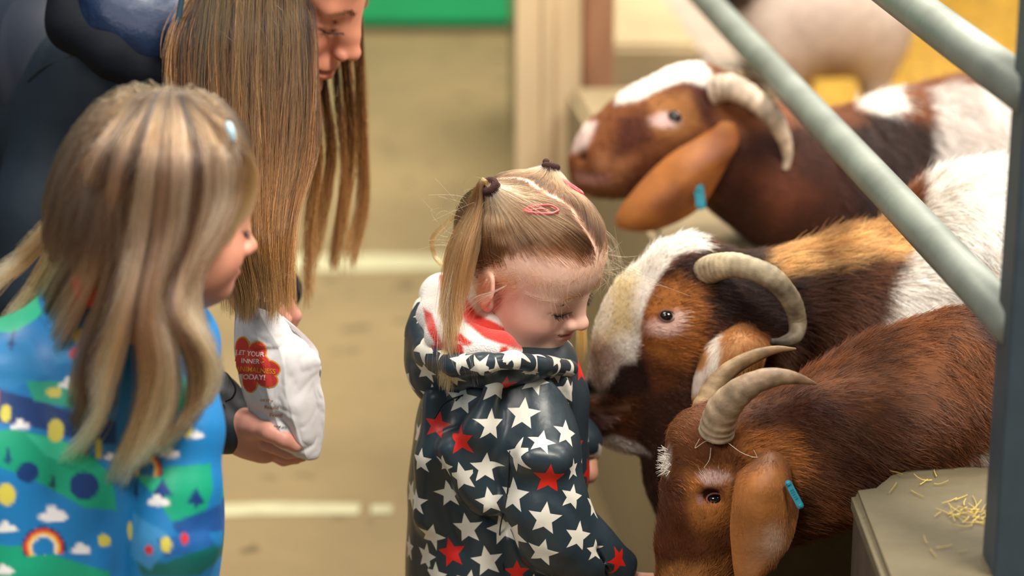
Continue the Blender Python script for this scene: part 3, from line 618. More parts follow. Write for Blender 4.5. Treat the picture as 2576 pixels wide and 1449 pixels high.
# ================================================================ PEOPLE: shared head, hair and cloth builders
def hairmat(name):
    m = bpy.data.materials.new(name); m.use_nodes = True; nt = m.node_tree; nt.nodes.clear()
    o = nt.nodes.new('ShaderNodeOutputMaterial'); h = nt.nodes.new('ShaderNodeBsdfHairPrincipled'); a = nt.nodes.new('ShaderNodeAttribute'); a.attribute_name = 'Col'
    h.parametrization = 'COLOR'; h.inputs['Roughness'].default_value = .32; h.inputs['Radial Roughness'].default_value = .35
    nt.links.new(a.outputs['Color'], h.inputs['Color']); nt.links.new(h.outputs[0], o.inputs[0]); return m
M['strand'] = hairmat('hair_strand'); M['lash'] = mat('lashes', '1c120d', .5)
class Pose:
    """head axes: x forward, y to the person's left, z up; rows of R are picture right, up, towards the viewer"""
    def __init__(s, px, py, Y, sc, R):
        s.O = at(px, py, Y); s.R = np.array(R); s.W = CAM3@s.R; s.s = sc
    def w(s, p): return s.O+s.s*(np.asarray(p, float)@s.W.T)
    def c(s, P): return ((P-s.O)@s.W)/s.s
def head(b, H, child=True):
    w, s, W = H.w, H.s, H.W
    def B(c, r, k=.01, op=1, M3=None):
        r = np.array([r, r, r] if np.isscalar(r) else r)*s; b.ell(w(c), r, W if M3 is None else W@M3, k*s, op)
    def K(a, c, ra, rc, k=.006, op=1): b.cap(w(a), w(c), ra*s, rc*s, k*s, op)
    Ry = lambda d: rotm((0, 1, 0), d); Rz = lambda d: rotm((0, 0, 1), d)
    if child:
        B((-.014, 0, .030), (.096, .076, .080)); B((.030, 0, .040), (.056, .060, .056), .03); B((.028, 0, -.030), (.052, .053, .062), .03)
        for g in (-1, 1):
            B((.045, g*.032, -.040), (.030, .028, .029), .02); B((.054, g*.030, -.005), .0185, .010)
            B((.020, g*.040, -.045), (.035, .022, .034), .02)
        B((.060, 0, -.076), (.018, .019, .014), .02); B((.035, 0, -.074), (.034, .034, .022), .03)
        K((.082, 0, .000), (.094, 0, -.027), .0065, .0070, .014); B((.0965, 0, -.030), (.0085, .0098, .0082), .008)
        B((.088, .011, -.034), (.0075, .006, .006), .006); B((.088, -.011, -.034), (.0075, .006, .006), .006)
        B((.096, .0055, -.039), (.0032, .0026, .0030), .002, -1); B((.096, -.0055, -.039), (.0032, .0026, .0030), .002, -1)
        B((.074, 0, -.049), (.012, .022, .014), .012)
        arc = [(.0725, -.026, -.0475), (.0815, -.014, -.0525), (.0865, 0, -.0540), (.0815, .014, -.0525), (.0725, .026, -.0475)]
        for a, c in zip(arc, arc[1:]):
            K((a[0]-.002, a[1]*.9, a[2]+.0035), (c[0]-.002, c[1]*.9, c[2]+.0035), .0035, .0035, .006); K((a[0]-.003, a[1]*.8, a[2]-.005), (c[0]-.003, c[1]*.8, c[2]-.005), .0045, .0045, .006)
        for a, c in zip(arc, arc[1:]): K((a[0]+.002, a[1], a[2]), (c[0]+.002, c[1], c[2]), .0016, .0016, .0025, -1)
        for g in (-1, 1):                                        # lid crease
            K((.079, g*.017, -.001), (.0755, g*.032, .0035), .0012, .0012, .003, -1); K((.0755, g*.032, .0035), (.066, g*.044, .001), .0012, .001, .003, -1)
            K((.079, g*.018, -.0135), (.0755, g*.031, -.0165), .0012, .0012, .004, -1); K((.0755, g*.031, -.0165), (.067, g*.043, -.011), .0012, .001, .004, -1)
    else:
        B((-.016, 0, .040), (.098, .074, .084)); B((.036, 0, .042), (.054, .058, .052), .03); B((.026, 0, -.035), (.056, .052, .076), .03)
        for g in (-1, 1):
            B((.052, g*.034, -.034), (.027, .024, .028), .018); B((.060, g*.031, .0), .0175, .010); K((.083, g*.012, .020), (.074, g*.042, .024), .007, .006, .016)
            B((.030, g*.042, -.06), (.03, .016, .034), .02)
            B((.078, g*.018, .004), (.008, .008, .007), .012, -1)
        B((.068, 0, -.108), (.020, .020, .016), .02); B((.035, 0, -.095), (.040, .038, .024), .03)
        K((.086, 0, .010), (.110, 0, -.030), .0070, .0080, .012); K((.084, 0, .024), (.099, 0, -.010), .0105, .0085, .016); K((.078, -.012, .012), (.088, -.010, -.012), .010, .009, .014); K((.078, .012, .012), (.088, .010, -.012), .010, .009, .014); B((.1105, 0, -.036), (.0095, .0105, .0085), .008); B((.088, 0, -.030), (.016, .015, .016), .012)
        for g in (-1, 1):
            B((.100, g*.0135, -.040), (.0100, .0062, .0072), .005); B((.108, g*.006, -.0455), (.0050, .0030, .0035), .002, -1)
            K((.092, g*.021, -.038), (.078, g*.033, -.062), .0016, .0014, .007, -1)
        B((.082, 0, -.066), (.014, .026, .018), .014)
        arc = [(.0790, -.026, -.0700), (.0895, -.014, -.0705), (.0950, 0, -.0715), (.0895, .014, -.0705), (.0790, .026, -.0700)]
        for a, c in zip(arc, arc[1:]):
            K((a[0]-.002, a[1]*.9, a[2]+.0048), (c[0]-.002, c[1]*.9, c[2]+.0048), .0042, .0042, .006); K((a[0]-.004, a[1]*.85, a[2]-.0075), (c[0]-.004, c[1]*.85, c[2]-.0075), .0055, .0055, .006)
        for a, c in zip(arc, arc[1:]): K((a[0]+.002, a[1], a[2]-.001), (c[0]+.002, c[1], c[2]-.001), .0024, .0024, .003, -1)
        for g in (-1, 1):
            K((.081, g*.018, .003), (.079, g*.032, .007), .0013, .0013, .003, -1); K((.079, g*.032, .007), (.070, g*.047, .003), .0013, .001, .003, -1)
            K((.081, g*.019, -.009), (.079, g*.032, -.0125), .0013, .0013, .004, -1); K((.079, g*.032, -.0125), (.071, g*.046, -.007), .0013, .001, .004, -1)
    e = .0 if child else -.002
    for g in (-1, 1):
        Mx = Rz(g*28)@Ry(-8)
        B((-.012, g*.0770, -.010+e), (.0205, .0065, .0265), .006, 1, Mx); B((-.004, g*.0725, -.033+e), (.0115, .0062, .0120), .008, 1, Mx)
        B((-.011, g*.0845, -.008+e), (.0130, .0068, .0185), .003, -1, Mx); K((-.002, g*.079, .0+e), (.0, g*.078, -.018+e), .002, .002, .003)
        K((-.012, g*.0805, .003+e), (-.016, g*.0795, -.016+e), .0022, .0022, .004)
def facecol(P, H, base='efc4b0', child=True, warm=1.):
    c = H.c(P); col = np.tile(lin(base), (len(P), 1))
    def g(p, r, cc, a=1., pw=2):
        nonlocal col
        r = np.asarray(r if not np.isscalar(r) else [r]*3); d = (((c-np.array(p))/r)**2).sum(1); t = (a*np.exp(-d**(pw/2)))[:, None]; col = col*(1-t)+lin(cc)*t
    for s in (-1, 1):
        g((.062, s*.036, -.042), .024, 'd9826f', .62*warm); g((-.008, s*.078, -.012), .022, 'd98a70', .6); g((.074, s*.030, -.003), (.02, .017, .010), 'd9a08a', .55)
        g((.079, s*.018, -.012), .008, 'c98272', .5)
    g((.098, 0, -.034), .014, 'd88a78', .5); g((.06, 0, -.088), .022, 'dd9c86', .5)
    z = -.0535 if child else -.0715
    g((.082, 0, z+.002), (.02, .021, .0055), 'b8554c', .8, 4); g((.080, 0, z-.006), (.02, .017, .0055), 'c2665a', .8, 4)
    g((.080, 0, z), (.02, .024, .0016), '6e2a24', .8, 4)
    col = col*(1+.05*vnoise(P*60, 3)+.03*vnoise(P*200, 4))[:, None]
    return col.clip(0, 1)
def onface(V, H, y, z, off=0.):
    c = H.c(V); m = (np.hypot(c[:, 1]-y, c[:, 2]-z) < .004) & (c[:, 0] > .02); i = np.where(m)[0]; j = i[np.argmax(c[i, 0])]
    p = c[j].copy(); p[0] += off; p[1] = y; p[2] = z; return H.w(p)
def lashes(V, H, side, pts, parent, n=46, L=.008, seed=0, down=True):
    rg = np.random.default_rng(seed); A = cr([onface(V, H, side*y, z) for y, z in pts], 40); A = A+H.W[:, 0]*.0006
    tube('lash_line', A, np.concatenate([np.linspace(.0002, .0009, 20), np.linspace(.0009, .0003, 20)]), M['lash'], parent, seg=6)
    i = rg.integers(2, 38, n); t = np.linspace(0, 1, 5)[None, :, None]; d = nrm(np.array([.75, side*.25, -.75])+rg.normal(0, .18, (n, 3)))@H.W.T; u = H.W[:, 2]
    S = A[i][:, None]+L*(d[:, None]*t+u*t*t*.35)*rg.uniform(.6, 1.1, n)[:, None, None]; hairs('eyelashes', S, M['lash'], parent, None, .0002, .0001)
def brow(V, H, side, pts, parent, c, n=160, seed=0):
    rg = np.random.default_rng(seed); A = cr([onface(V, H, side*y, z) for y, z in pts], 60); i = rg.integers(0, 58, n); d = nrm(nrm(A[i+1]-A[i])+H.W[:, 2]*.5+rg.normal(0, .2, (n, 3))); t = np.linspace(0, 1, 3)[None, :, None]
    hairs('eyebrow', A[i][:, None]+rg.normal(0, .0014, (n, 1, 3))+d[:, None]*t*.006+H.W[:, 0]*.0006, M['fur'], parent, np.tile(lin(c), (n, 1)), .00018, .00008)
def guided(guides, n, k, seed, lock=3., tight=.7, spread=6., depth=.03, wave=0., cut=.15, drift=0., tp=.8):
    """strands between neighbouring guide curves (px,py,Y); they gather into locks towards the tips"""
    rg = np.random.default_rng(seed); G = np.stack([cr(g, k) for g in guides]); m = len(G)-1
    s = rg.random(n)*m; lc = (np.floor(s*lock)+.5)/lock; t = np.linspace(0, 1, k)[None, :]
    u = s[:, None]+(lc-s)[:, None]*tight*t**tp; u = u.clip(0, m-1e-6); i = u.astype(int); f = (u-i)[..., None]; kk = np.arange(k)[None, :]
    ln = 1-cut*rg.random(n)**2*2
    P = G[i, kk]*(1-f)+G[i+1, kk]*f
    # shorten strands by resampling
    q = (t*ln[:, None]*(k-1)); a = np.floor(q).astype(int).clip(0, k-2); fr = (q-a)[..., None]; r = np.arange(n)[:, None]; P = P[r, a]*(1-fr)+P[r, a+1]*fr
    if drift:
        lv = rg.normal(0, 1, (int(m*lock)+2, 4)); li = np.floor(s*lock).astype(int); P[..., 0] += drift*(lv[li, 0:1]*t**2+.6*lv[li, 1:2]*np.sin(t*7+lv[li, 2:3]*2)*t); P[..., 1] += drift*lv[li, 3:4]*t**2*1.5
    ph = rg.random(n)*6.28; P[..., 0] += rg.normal(0, spread, (n, 1))*(.4+.6*t)+spread*1.2*(vnoise(np.stack([s[:, None]*9+0*t, 5*t+0*s[:, None], 0*t*s[:, None]], -1), seed))*t+wave*np.sin(ph[:, None]+t*9)*t+rg.normal(0, spread*.5, (n, 1))*t**3
    P[..., 1] += rg.normal(0, spread, (n, 1)); P[..., 2] += (rg.random((n, 1))*depth*(.3+.7*t))
    d = CF[None, None]+CR*((P[..., 0:1]-1288)/FPX)+CU*((724.5-P[..., 1:2])/FPX); return CP+d*(P[..., 2:3]/d[..., 1:2]), s, ln
def grad(t, stops):
    xs = [a for a, _ in stops]; cs = np.array([lin(c) for _, c in stops]); return np.stack([np.interp(t, xs, cs[:, i]) for i in range(3)], -1)
def bvh(V, Q):
    from mathutils.bvhtree import BVHTree
    return BVHTree.FromPolygons([tuple(v) for v in V], [tuple(int(i) for i in q) for q in Q])
def decal(tree, uv, F, lift=.0007, o=None):
    """drop flat artwork (px,py) onto a surface; returns vertices or None where it misses"""
    out = []
    for x, y in uv:
        d = CF+CR*(x-1288)/FPX+CU*(724.5-y)/FPX; d = d/np.linalg.norm(d); h = tree.ray_cast(Vector(CP), Vector(d))
        if h[0] is None: return None
        nn = np.array(h[1]); nn = nn if nn@d < 0 else -nn; out.append(np.array(h[0])+nn*lift)
    return out
def star_pts(cx, cy, r, rot, squash=1., sk=0., n=3, inner=.46):
    """five-pointed star triangulated as a fan with subdivided spokes"""
    a = [math.radians(rot+i*36-90) for i in range(10)]; rr = [r if i % 2 == 0 else r*inner for i in range(10)]
    rim = [(rr[i]*math.cos(a[i]), rr[i]*math.sin(a[i])) for i in range(10)]; rim2 = []
    for i in range(10):
        p, q = rim[i], rim[(i+1) % 10]
        for j in range(n): rim2.append((p[0]+(q[0]-p[0])*j/n, p[1]+(q[1]-p[1])*j/n))
    m = len(rim2); V = [(0, 0)]; F = []
    for l in range(1, n+1): V += [(x*l/n, y*l/n) for x, y in rim2]
    for i in range(m): F.append((0, 1+i, 1+(i+1) % m))
    for l in range(n-1):
        for i in range(m): j = (i+1) % m; F.append((1+l*m+i, 1+(l+1)*m+i, 1+(l+1)*m+j, 1+l*m+j))
    return [(cx+x*squash+y*sk, cy+y) for x, y in V], F

def star_material(name, base, white, red):
    """coat cloth with stars worked out per face corner: attribute star = (u, v, kind)"""
    m = mat(name, base, .40, spec=.45, coat=.12, bump=(20, .4, .008, (1, 1, .45))); nt = m.node_tree; L = nt.links.new; b = nt.nodes['Principled BSDF']
    a = nt.nodes.new('ShaderNodeAttribute'); a.attribute_name = 'star'; sp = nt.nodes.new('ShaderNodeSeparateXYZ'); L(a.outputs['Vector'], sp.inputs[0])
    def mt(op, x, y=None, z=None):
        n = nt.nodes.new('ShaderNodeMath'); n.operation = op
        for i, q in enumerate((x, y, z)):
            if q is None: continue
            if isinstance(q, (int, float)): n.inputs[i].default_value = q
            else: L(q, n.inputs[i])
        return n.outputs[0]
    x, y = sp.outputs[0], sp.outputs[1]; r = mt('SQRT', mt('ADD', mt('MULTIPLY', x, x), mt('MULTIPLY', y, y)))
    w = 2*math.pi/5; an = mt('ARCTAN2', y, x); fo = mt('ABSOLUTE', mt('SUBTRACT', mt('MODULO', mt('ADD', an, 10*w+w/2), w), w/2))
    px, py = mt('MULTIPLY', r, mt('COSINE', fo)), mt('MULTIPLY', r, mt('SINE', fo)); k = .45; ix, iy = k*math.cos(w/2), k*math.sin(w/2)
    # positive inside the line tip -> inner corner
    c = mt('SUBTRACT', mt('MULTIPLY', mt('SUBTRACT', 1., px), iy), mt('MULTIPLY', py, 1-ix)); f = mt('MULTIPLY', c, 60.); cl = nt.nodes.new('ShaderNodeClamp'); L(f, cl.inputs[0])
    m1 = nt.nodes.new('ShaderNodeMix'); m1.data_type = 'RGBA'; m1.inputs[6].default_value = C4(white); m1.inputs[7].default_value = C4(red); L(sp.outputs[2], m1.inputs[0])
    m2 = nt.nodes.new('ShaderNodeMix'); m2.data_type = 'RGBA'; m2.inputs[6].default_value = C4(base); L(cl.outputs[0], m2.inputs[0]); L(m1.outputs[2], m2.inputs[7]); L(m2.outputs[2], b.inputs['Base Color']); return m
def put_stars(ob, V, Q, lst, rmin, seed, parentoff, size=.0175, gap=.036):
    tree = bvh(V, Q); N = vnormals(V, Q); st = []
    for x, y, r_, ro, cl in lst:
        d = CF+CR*(x-1288)/FPX+CU*(724.5-y)/FPX; d = d/np.linalg.norm(d); h = tree.ray_cast(Vector(CP), Vector(d))
        if h[0] is None: continue
        c = np.array(h[0]); w = np.exp(-(np.linalg.norm(V-c, axis=1)/.008)**2); n = nrm((N*w[:, None]).sum(0)); u = nrm(CR-n*(CR@n)); v = np.cross(n, u); v = v*np.sign(v@CU); a = math.radians(-ro)
        st.append((c, n, u*math.cos(a)+v*math.sin(a), v*math.cos(a)-u*math.sin(a), r_*m_px(c)*1.16, cl))
    rg = np.random.default_rng(seed); SP, SN = sample(V, Q, 6000, rg)
    for p, n in zip(SP, SN):
        if p[2] < rmin: continue
        g = gap if n@nrm(CP-p) < 0 else gap*1.12
        if any(np.linalg.norm(p-q[0]) < g for q in st): continue
        w = np.exp(-(np.linalg.norm(V-p, axis=1)/.008)**2); n = nrm((N*w[:, None]).sum(0)); u = nrm(np.cross(n, (.1, 0, 1))); v = np.cross(n, u); a = rg.uniform(0, 6.28); st.append((p, n, u*math.cos(a)+v*math.sin(a), v*math.cos(a)-u*math.sin(a), size*rg.uniform(.9, 1.1), int(rg.random() < .13)))
    fc = V[Q].mean(1); C = np.array([q[0] for q in st]); D = np.linalg.norm(fc[:, None]-C[None], axis=2); i = D.argmin(1)
    U = np.array([q[2] for q in st]); W_ = np.array([q[3] for q in st]); Rr = np.array([q[4] for q in st]); K_ = np.array([q[5] for q in st], float)
    P = V[Q]-C[i][:, None]; up = (P*W_[i][:, None]).sum(2)/Rr[i][:, None]; ri = (P*U[i][:, None]).sum(2)/Rr[i][:, None]
    far = D[np.arange(len(i)), i] > Rr[i]*1.2; up[far] = 9; ri[far] = 9
    A = np.stack([up, ri, np.repeat(K_[i][:, None], Q.shape[1], 1)], 2).astype(np.float32)
    at_ = ob.data.attributes.new('star', 'FLOAT_VECTOR', 'CORNER'); at_.data.foreach_set('vector', A.reshape(-1))
# ================================================================ TODDLER
M['rain'] = mat('raincoat', '2b3942', .40, spec=.45, coat=.12, bump=(14, .3, .006)); M['sw'] = mat('star_white', 'ece9dc', .38, coat=.15); M['sr'] = mat('star_red', 'd8261c', .38, coat=.15)
M['towel'] = mat('towelling', attr=True, rough=.95, sheen=.3, bump=(500, .8, .002)); M['tie'] = mat('brown_elastic', '3a1c16', .9, bump=(400, .8, .002)); M['clip'] = mat('red_hair_clip', 'e0545a', .3, coat=.4)
M['trous'] = mat('navy_trousers', '202a3a', .8); M['boot'] = mat('red_wellies', '9c2320', .3, coat=.3)
Y = 2.60
tod = thing('person', 'toddler in navy raincoat with white and red stars, pigtails, looking down smiling', 'person', (at(1260, 1300, Y)[0], Y, 0))
H = Pose(1333, 667, Y, .880, [[0.7685, 0.5744, 0.2819], [-0.5442, 0.355, 0.7602], [0.3365, -0.7376, 0.5854]])
b = Body(); head(b, H)
b.cap(H.w((-.02, 0, -.05)), at(1250, 900, Y+.01), .038, .042, .03)
b.chain([(1250, 960, Y, 130), (1250, 1300, Y, 140), (1250, 1420, Y, 150)], .04)
for sx in (-60, 60):
    c = at(1255+sx, 1500, Y); b.cap(at(1255+sx, 1420, Y), (c[0], c[1], .06), .040, .032, .01); b.cap((c[0], c[1], .045), (c[0]+.10, c[1]-.02, .035), .035, .03, .02)
V, Q = b.mesh(.0019, 1); HV = V
fc = facecol(V, H)
cc = H.c(V)
def hline(x, y): return np.interp(x, [-.12, -.045, -.03, -.012, .012, .035, .06, .078, .10], [-.062, -.058, -.030, .022, .040, .054, .060, .064, .066])+.012*np.clip((np.abs(y)-.02)/.03, 0, 1)*(x > .01)
scalp = np.clip((cc[:, 2]-hline(cc[:, 0], cc[:, 1]))/.022, 0, 1)*(cc[:, 2] > -.1); part = np.exp(-((cc[:, 1]-.004*np.sin(cc[:, 0]*90))/.0028)**2)*(cc[:, 2] > .02)
sc_ = (scalp*(1-part*.9)*.75)[:, None]; fc = fc*(1-sc_)+lin('8a6a4c')*sc_
low = (V[:, 2] < at(1250, 905, Y)[2])[:, None]; bl = (V[:, 2] < .12)[:, None]; fc = np.where(low, lin('202a3a'), fc); fc = np.where(bl, lin('9c2320'), fc)
raw('body', V, Q, M['skin'], tod, fc)
lashes(V, H, -1, [(.016, -.009), (.024, -.0145), (.033, -.0155), (.043, -.009)], tod, 60, .0085, 1); lashes(V, H, 1, [(.016, -.009), (.024, -.0145), (.033, -.0155), (.043, -.009)], tod, 50, .0085, 2)
brow(V, H, -1, [(.012, .016), (.026, .021), (.042, .017)], tod, 'a37a55', 110, 1); brow(V, H, 1, [(.012, .016), (.026, .021), (.042, .017)], tod, 'a37a55', 110, 2)
# hair drawn from the parting to two ties
E0, ER = np.array([-.014, 0, .030]), np.array([.096, .076, .080])
TR, TL = np.array([-.066, -.050, .104]), np.array([-.046, .056, .106])
def out(c, f):
    for e_, r_ in ((E0, ER), (np.array([.030, 0, .040]), np.array([.0585, .0625, .0585])), (np.array([.012, 0, .045]), np.array([.076, .074, .066]))):
        q = (c-e_)/(r_*f); l = np.linalg.norm(q, axis=-1, keepdims=True); c = e_+q/np.minimum(l, 1)*r_*f
    return c
rg = np.random.default_rng(11); n = 36000
th = np.arccos(rg.uniform(-.75, 1, n)); ph = rg.uniform(0, 2*math.pi, n); r = out(np.stack([np.sin(th)*np.cos(ph), np.sin(th)*np.sin(ph), np.cos(th)], 1)*ER+E0, 1.)
m = (r[:, 2] > hline(r[:, 0], r[:, 1])-.004+rg.normal(0, .003, n)) & (np.abs(r[:, 1]-.004*np.sin(r[:, 0]*90)) > rg.uniform(.0006, .004, n)*(r[:, 2] > .02)); r = r[m]; n = len(r)
thin = (r[:, 0] > .0) & (r[:, 2] < hline(r[:, 0], r[:, 1])+rg.uniform(0, .022, n)) & (rg.random(n) < .8); r = r[~thin]; n = len(r)
T = np.where(r[:, 1:2] < 0, TR, TL); k = 14; t = np.linspace(0, 1, k)[None, :, None]
P = r[:, None]*(1-t)+T[:, None]*t
bulge = (1.012+.055*np.sin(t*math.pi*.9)*rg.uniform(.3, 1, n)[:, None, None]); P = out(P, bulge)+rg.normal(0, .0011, (n, 1, 3))*np.sin(t*3.14)+rg.normal(0, .002, (n, 1, 3))*t
P = P+np.stack([vnoise(P*70, 1), vnoise(P*70, 2), vnoise(P*70, 3)], -1)*.0012
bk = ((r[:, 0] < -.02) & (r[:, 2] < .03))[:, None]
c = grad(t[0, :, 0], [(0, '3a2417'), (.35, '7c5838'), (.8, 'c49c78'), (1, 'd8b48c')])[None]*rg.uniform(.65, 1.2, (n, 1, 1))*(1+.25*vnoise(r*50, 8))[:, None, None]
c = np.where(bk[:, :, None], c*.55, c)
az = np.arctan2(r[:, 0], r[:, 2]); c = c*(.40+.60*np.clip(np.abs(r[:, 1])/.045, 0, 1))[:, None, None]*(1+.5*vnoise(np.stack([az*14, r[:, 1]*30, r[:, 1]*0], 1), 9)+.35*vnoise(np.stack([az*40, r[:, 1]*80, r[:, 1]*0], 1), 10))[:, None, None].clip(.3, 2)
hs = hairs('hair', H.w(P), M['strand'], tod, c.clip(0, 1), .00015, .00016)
# loose baby hair round the ear, temple and brow
rg = np.random.default_rng(5); S = []
def wisps(n, c0, sp, d, L, curl=.2, sd=0):
    o = []
    for i in range(n):
        p = np.array(c0)+rg.normal(0, 1, 3)*sp; dd = nrm(np.array(d)+rg.normal(0, .22, 3)); l = L*rg.uniform(.5, 1.2); pts = []
        cu = rg.normal(0, curl, 3)
        for j in range(8): tt = j/7; pts.append(p+dd*l*tt+cu*l*tt*tt)
        pts = out(np.array(pts), 1.035); o.append(H.w(pts))
    return o
S += wisps(150, (.012, -.068, .022), (.012, .004, .010), (-.75, -.2, -.75), .06); S += wisps(90, (.0, -.072, .0), (.008, .003, .008), (-.7, -.25, -.9), .06)
S += wisps(120, (.035, -.055, .040), (.018, .008, .008), (.5, -.1, -.45), .035); S += wisps(90, (.068, -.01, .062), (.010, .03, .006), (.4, -.3, -.6), .03)
S += wisps(60, (.078, .02, .055), (.006, .012, .008), (.5, .5, -.5), .05, .4); S += wisps(110, (-.06, -.05, .03), (.03, .015, .03), (-.3, -.3, .2), .03, .5)
S = np.array(S); hairs('loose_hair', S, M['strand'], tod, np.tile(lin('c69c6c'), (len(S), 1))*rg.uniform(.7, 1.2, (len(S), 1)), .00013, .00007)
S = np.stack([cr([at(*q) for q in g], 24) for g in [[(1320, 735, Y-.07), (1370, 755, Y-.075), (1440, 750, Y-.06), (1490, 720, Y-.03), (1518, 670, Y)], [(1330, 740, Y-.07), (1400, 760, Y-.072), (1450, 748, Y-.055), (1505, 700, Y-.02)], [(1240, 735, Y-.085), (1190, 750, Y-.09), (1150, 790, Y-.09)], [(1270, 720, Y-.085), (1200, 760, Y-.092), (1130, 830, Y-.09)],
   [(1515, 600, Y), (1545, 640, Y), (1548, 700, Y+.01)], [(1500, 560, Y), (1540, 600, Y), (1560, 660, Y)], [(1525, 640, Y), (1538, 690, Y), (1532, 720, Y)]]])
S = np.repeat(S, 9, 0); S = S+rg.normal(0, .0012, (63, 1, 3))+rg.normal(0, .006, (63, 1, 3))*np.linspace(0, 1, 24)[None, :, None]**1.5; hairs('loose_hair', S, M['strand'], tod, np.tile(lin('d8b083'), (63, 1)), .00014, .00007)
# pigtails
tr, tl = H.w(TR), H.w(TL)
def tpx(p): u = proj(p[None])[0]; return (u[0], u[1], p[1])
a = tpx(tr)
ax_ = nrm(tr-H.w(E0)); a = tpx(tr-ax_*.004); a2 = tpx(tr+ax_*.007-CR*.006)
G = [[a, a2, (1180, 520, Y-.02), (1130, 620, Y-.03), (1112, 730, Y-.04), (1100, 850, Y-.06)], [a, a2, (1195, 520, Y-.04), (1150, 620, Y-.06), (1130, 740, Y-.08), (1112, 900, Y-.1), (1105, 960, Y-.1)],
     [a, a2, (1205, 530, Y-.05), (1175, 640, Y-.08), (1150, 760, Y-.1), (1140, 880, Y-.12), (1130, 1000, Y-.12)], [a, a2, (1220, 540, Y-.04), (1200, 640, Y-.06), (1170, 740, Y-.08), (1130, 850, Y-.1)]]
P, s, ln = guided(G, 2600, 26, 21, 5, .75, 3.5, .03, 3, .3)
t = np.linspace(0, 1, 26); c = grad(t, [(0, 'b98d5c'), (.3, '6e4a28'), (.7, '85582c'), (1, 'c0935a')])[None]*np.random.default_rng(2).uniform(.55, 1.25, (2600, 1, 1)); hairs('pigtail', P, M['strand'], tod, c.clip(0, 1), .00022, .0001)
G = [[a, (1180, 510, Y+.01), (1120, 560, Y+.02), (1086, 600, Y+.03), (1090, 640, Y+.03), (1120, 668, Y+.01)], [a, (1185, 515, Y+.01), (1130, 560, Y+.02), (1092, 600, Y+.03), (1096, 645, Y+.03), (1125, 680, Y+.01)]]
P, s, ln = guided(G, 260, 24, 22, 2, .5, 2.2, .01, 2, .1); hairs('pigtail', P, M['strand'], tod, np.tile(lin('b88f58'), (260, 1)), .0002, .0001)
G = [[(1290, 492, Y-.02), (1250, 470, Y-.03), a, (1180, 600, Y-.06), (1160, 760, Y-.1), (1190, 900, Y-.15), (1205, 980, Y-.15)], [(1290, 500, Y-.02), (1250, 475, Y-.03), a, (1150, 640, Y-.06), (1100, 800, Y-.1), (1080, 900, Y-.12), (1090, 960, Y-.1)]]
P, s, ln = guided(G, 46, 24, 23, 12, .3, 8, .01, 8, .4); hairs('loose_hair', P, M['strand'], tod, np.tile(lin('d9b98c'), (46, 1)), .00014, .00008)
a = tpx(tl)
G = [[a, (1420, 500, Y+.10), (1440, 650, Y+.12), (1452, 800, Y+.09), (1456, 940, Y+.07)], [a, (1440, 500, Y+.10), (1465, 650, Y+.12), (1470, 800, Y+.09), (1474, 880, Y+.07)]]
P, s, ln = guided(G, 900, 22, 24, 3, .6, 2.5, .02, 1, .25); hairs('pigtail', P, M['strand'], tod, (np.tile(lin('a97c3c'), (900, 1))*np.random.default_rng(2).uniform(.5, 1.2, (900, 1))), .00022, .0001)
for nm, c, ax in (('hair_tie', tr, H.w(TR)-H.w(E0)), ('hair_tie', tl, H.w(TL)-H.w(E0))):
    ax = nrm(ax); u = nrm(np.cross(ax, (.3, .5, .9))); v = np.cross(ax, u); a_ = np.linspace(0, 4*math.pi, 60)
    tube(nm, c-ax*.006+np.cos(a_)[:, None]*u*.0068+np.sin(a_)[:, None]*v*.0068+ax*(a_[:, None]/(4*math.pi)*.010), .0042, M['tie'], tod, seg=8)
def snap(c0, c1, side):
    A, B_ = H.w(out(np.array(c0), 1.05)), H.w(out(np.array(c1), 1.05)); mid = H.w(out((np.array(c0)+np.array(c1))/2, 1.09)); nn = nrm(mid-H.O); d = nrm(B_-A); q = nrm(np.cross(d, nn))
    up = cr([A-nn*.0, (A+mid)/2+q*.004, (mid+B_)/2+q*.006, B_+q*.001], 20); lo = cr([A, (A+mid)/2-q*.004, (mid+B_)/2-q*.006, B_-q*.001], 20)
    path = np.vstack([up, lo[::-1][1:]])+nn*.0012; o = tube('hair_clip', path, .0013, M['clip'], tod, seg=8); o['label'] = 'red snap hair clip'
    tube('clip_tongue', cr([A+nn*.001, mid+nn*.0006, B_-d*.01+nn*.001], 12), .0009, M['clip'], o, seg=6)
def canon_at(px, py):
    """head-space point of the hair shell under a measured spot"""
    d = CF+CR*(px-1288)/FPX+CU*(724.5-py)/FPX; o = H.c(CP[None])[0]; dd = (d@H.W)/H.s; q, w_ = (o-E0)/(ER*1.05), dd/(ER*1.05)
    A, B_, C_ = w_@w_, 2*q@w_, q@q-1; t = (-B_-math.sqrt(max(B_*B_-4*A*C_, 0)))/(2*A); return o+dd*t
snap(canon_at(1315, 531), canon_at(1403, 536), -1); snap(canon_at(1412, 452), canon_at(1466, 490), 1)
# raincoat
b = Body()
b.chain([(1262, 985, Y, 178), (1255, 1080, Y, 196), (1248, 1240, Y, 208), (1258, 1420, Y, 222), (1262, 1600, Y, 240)], .03)
b.chain([(1335, 990, Y-.05, 108), (1352, 1130, Y-.09, 100), (1372, 1270, Y-.11, 96), (1400, 1345, Y-.11, 92), (1470, 1390, Y-.10, 78), (1555, 1430, Y-.085, 56)], .02)
b.chain([(1330, 1000, Y+.09, 90), (1400, 1120, Y+.10, 62), (1452, 1090, Y+.085, 40), (1478, 1110, Y+.08, 26), (1494, 1140, Y+.085, 14)], .02)
b.chain([(1400, 900, Y, 50), (1422, 1000, Y, 40), (1424, 1180, Y, 38)], .03)
b.ell(at(1598, 1452, Y-.08), (.012, .02, .02), CAM3@rotm((0, 0, 1), -25), .006, -1)
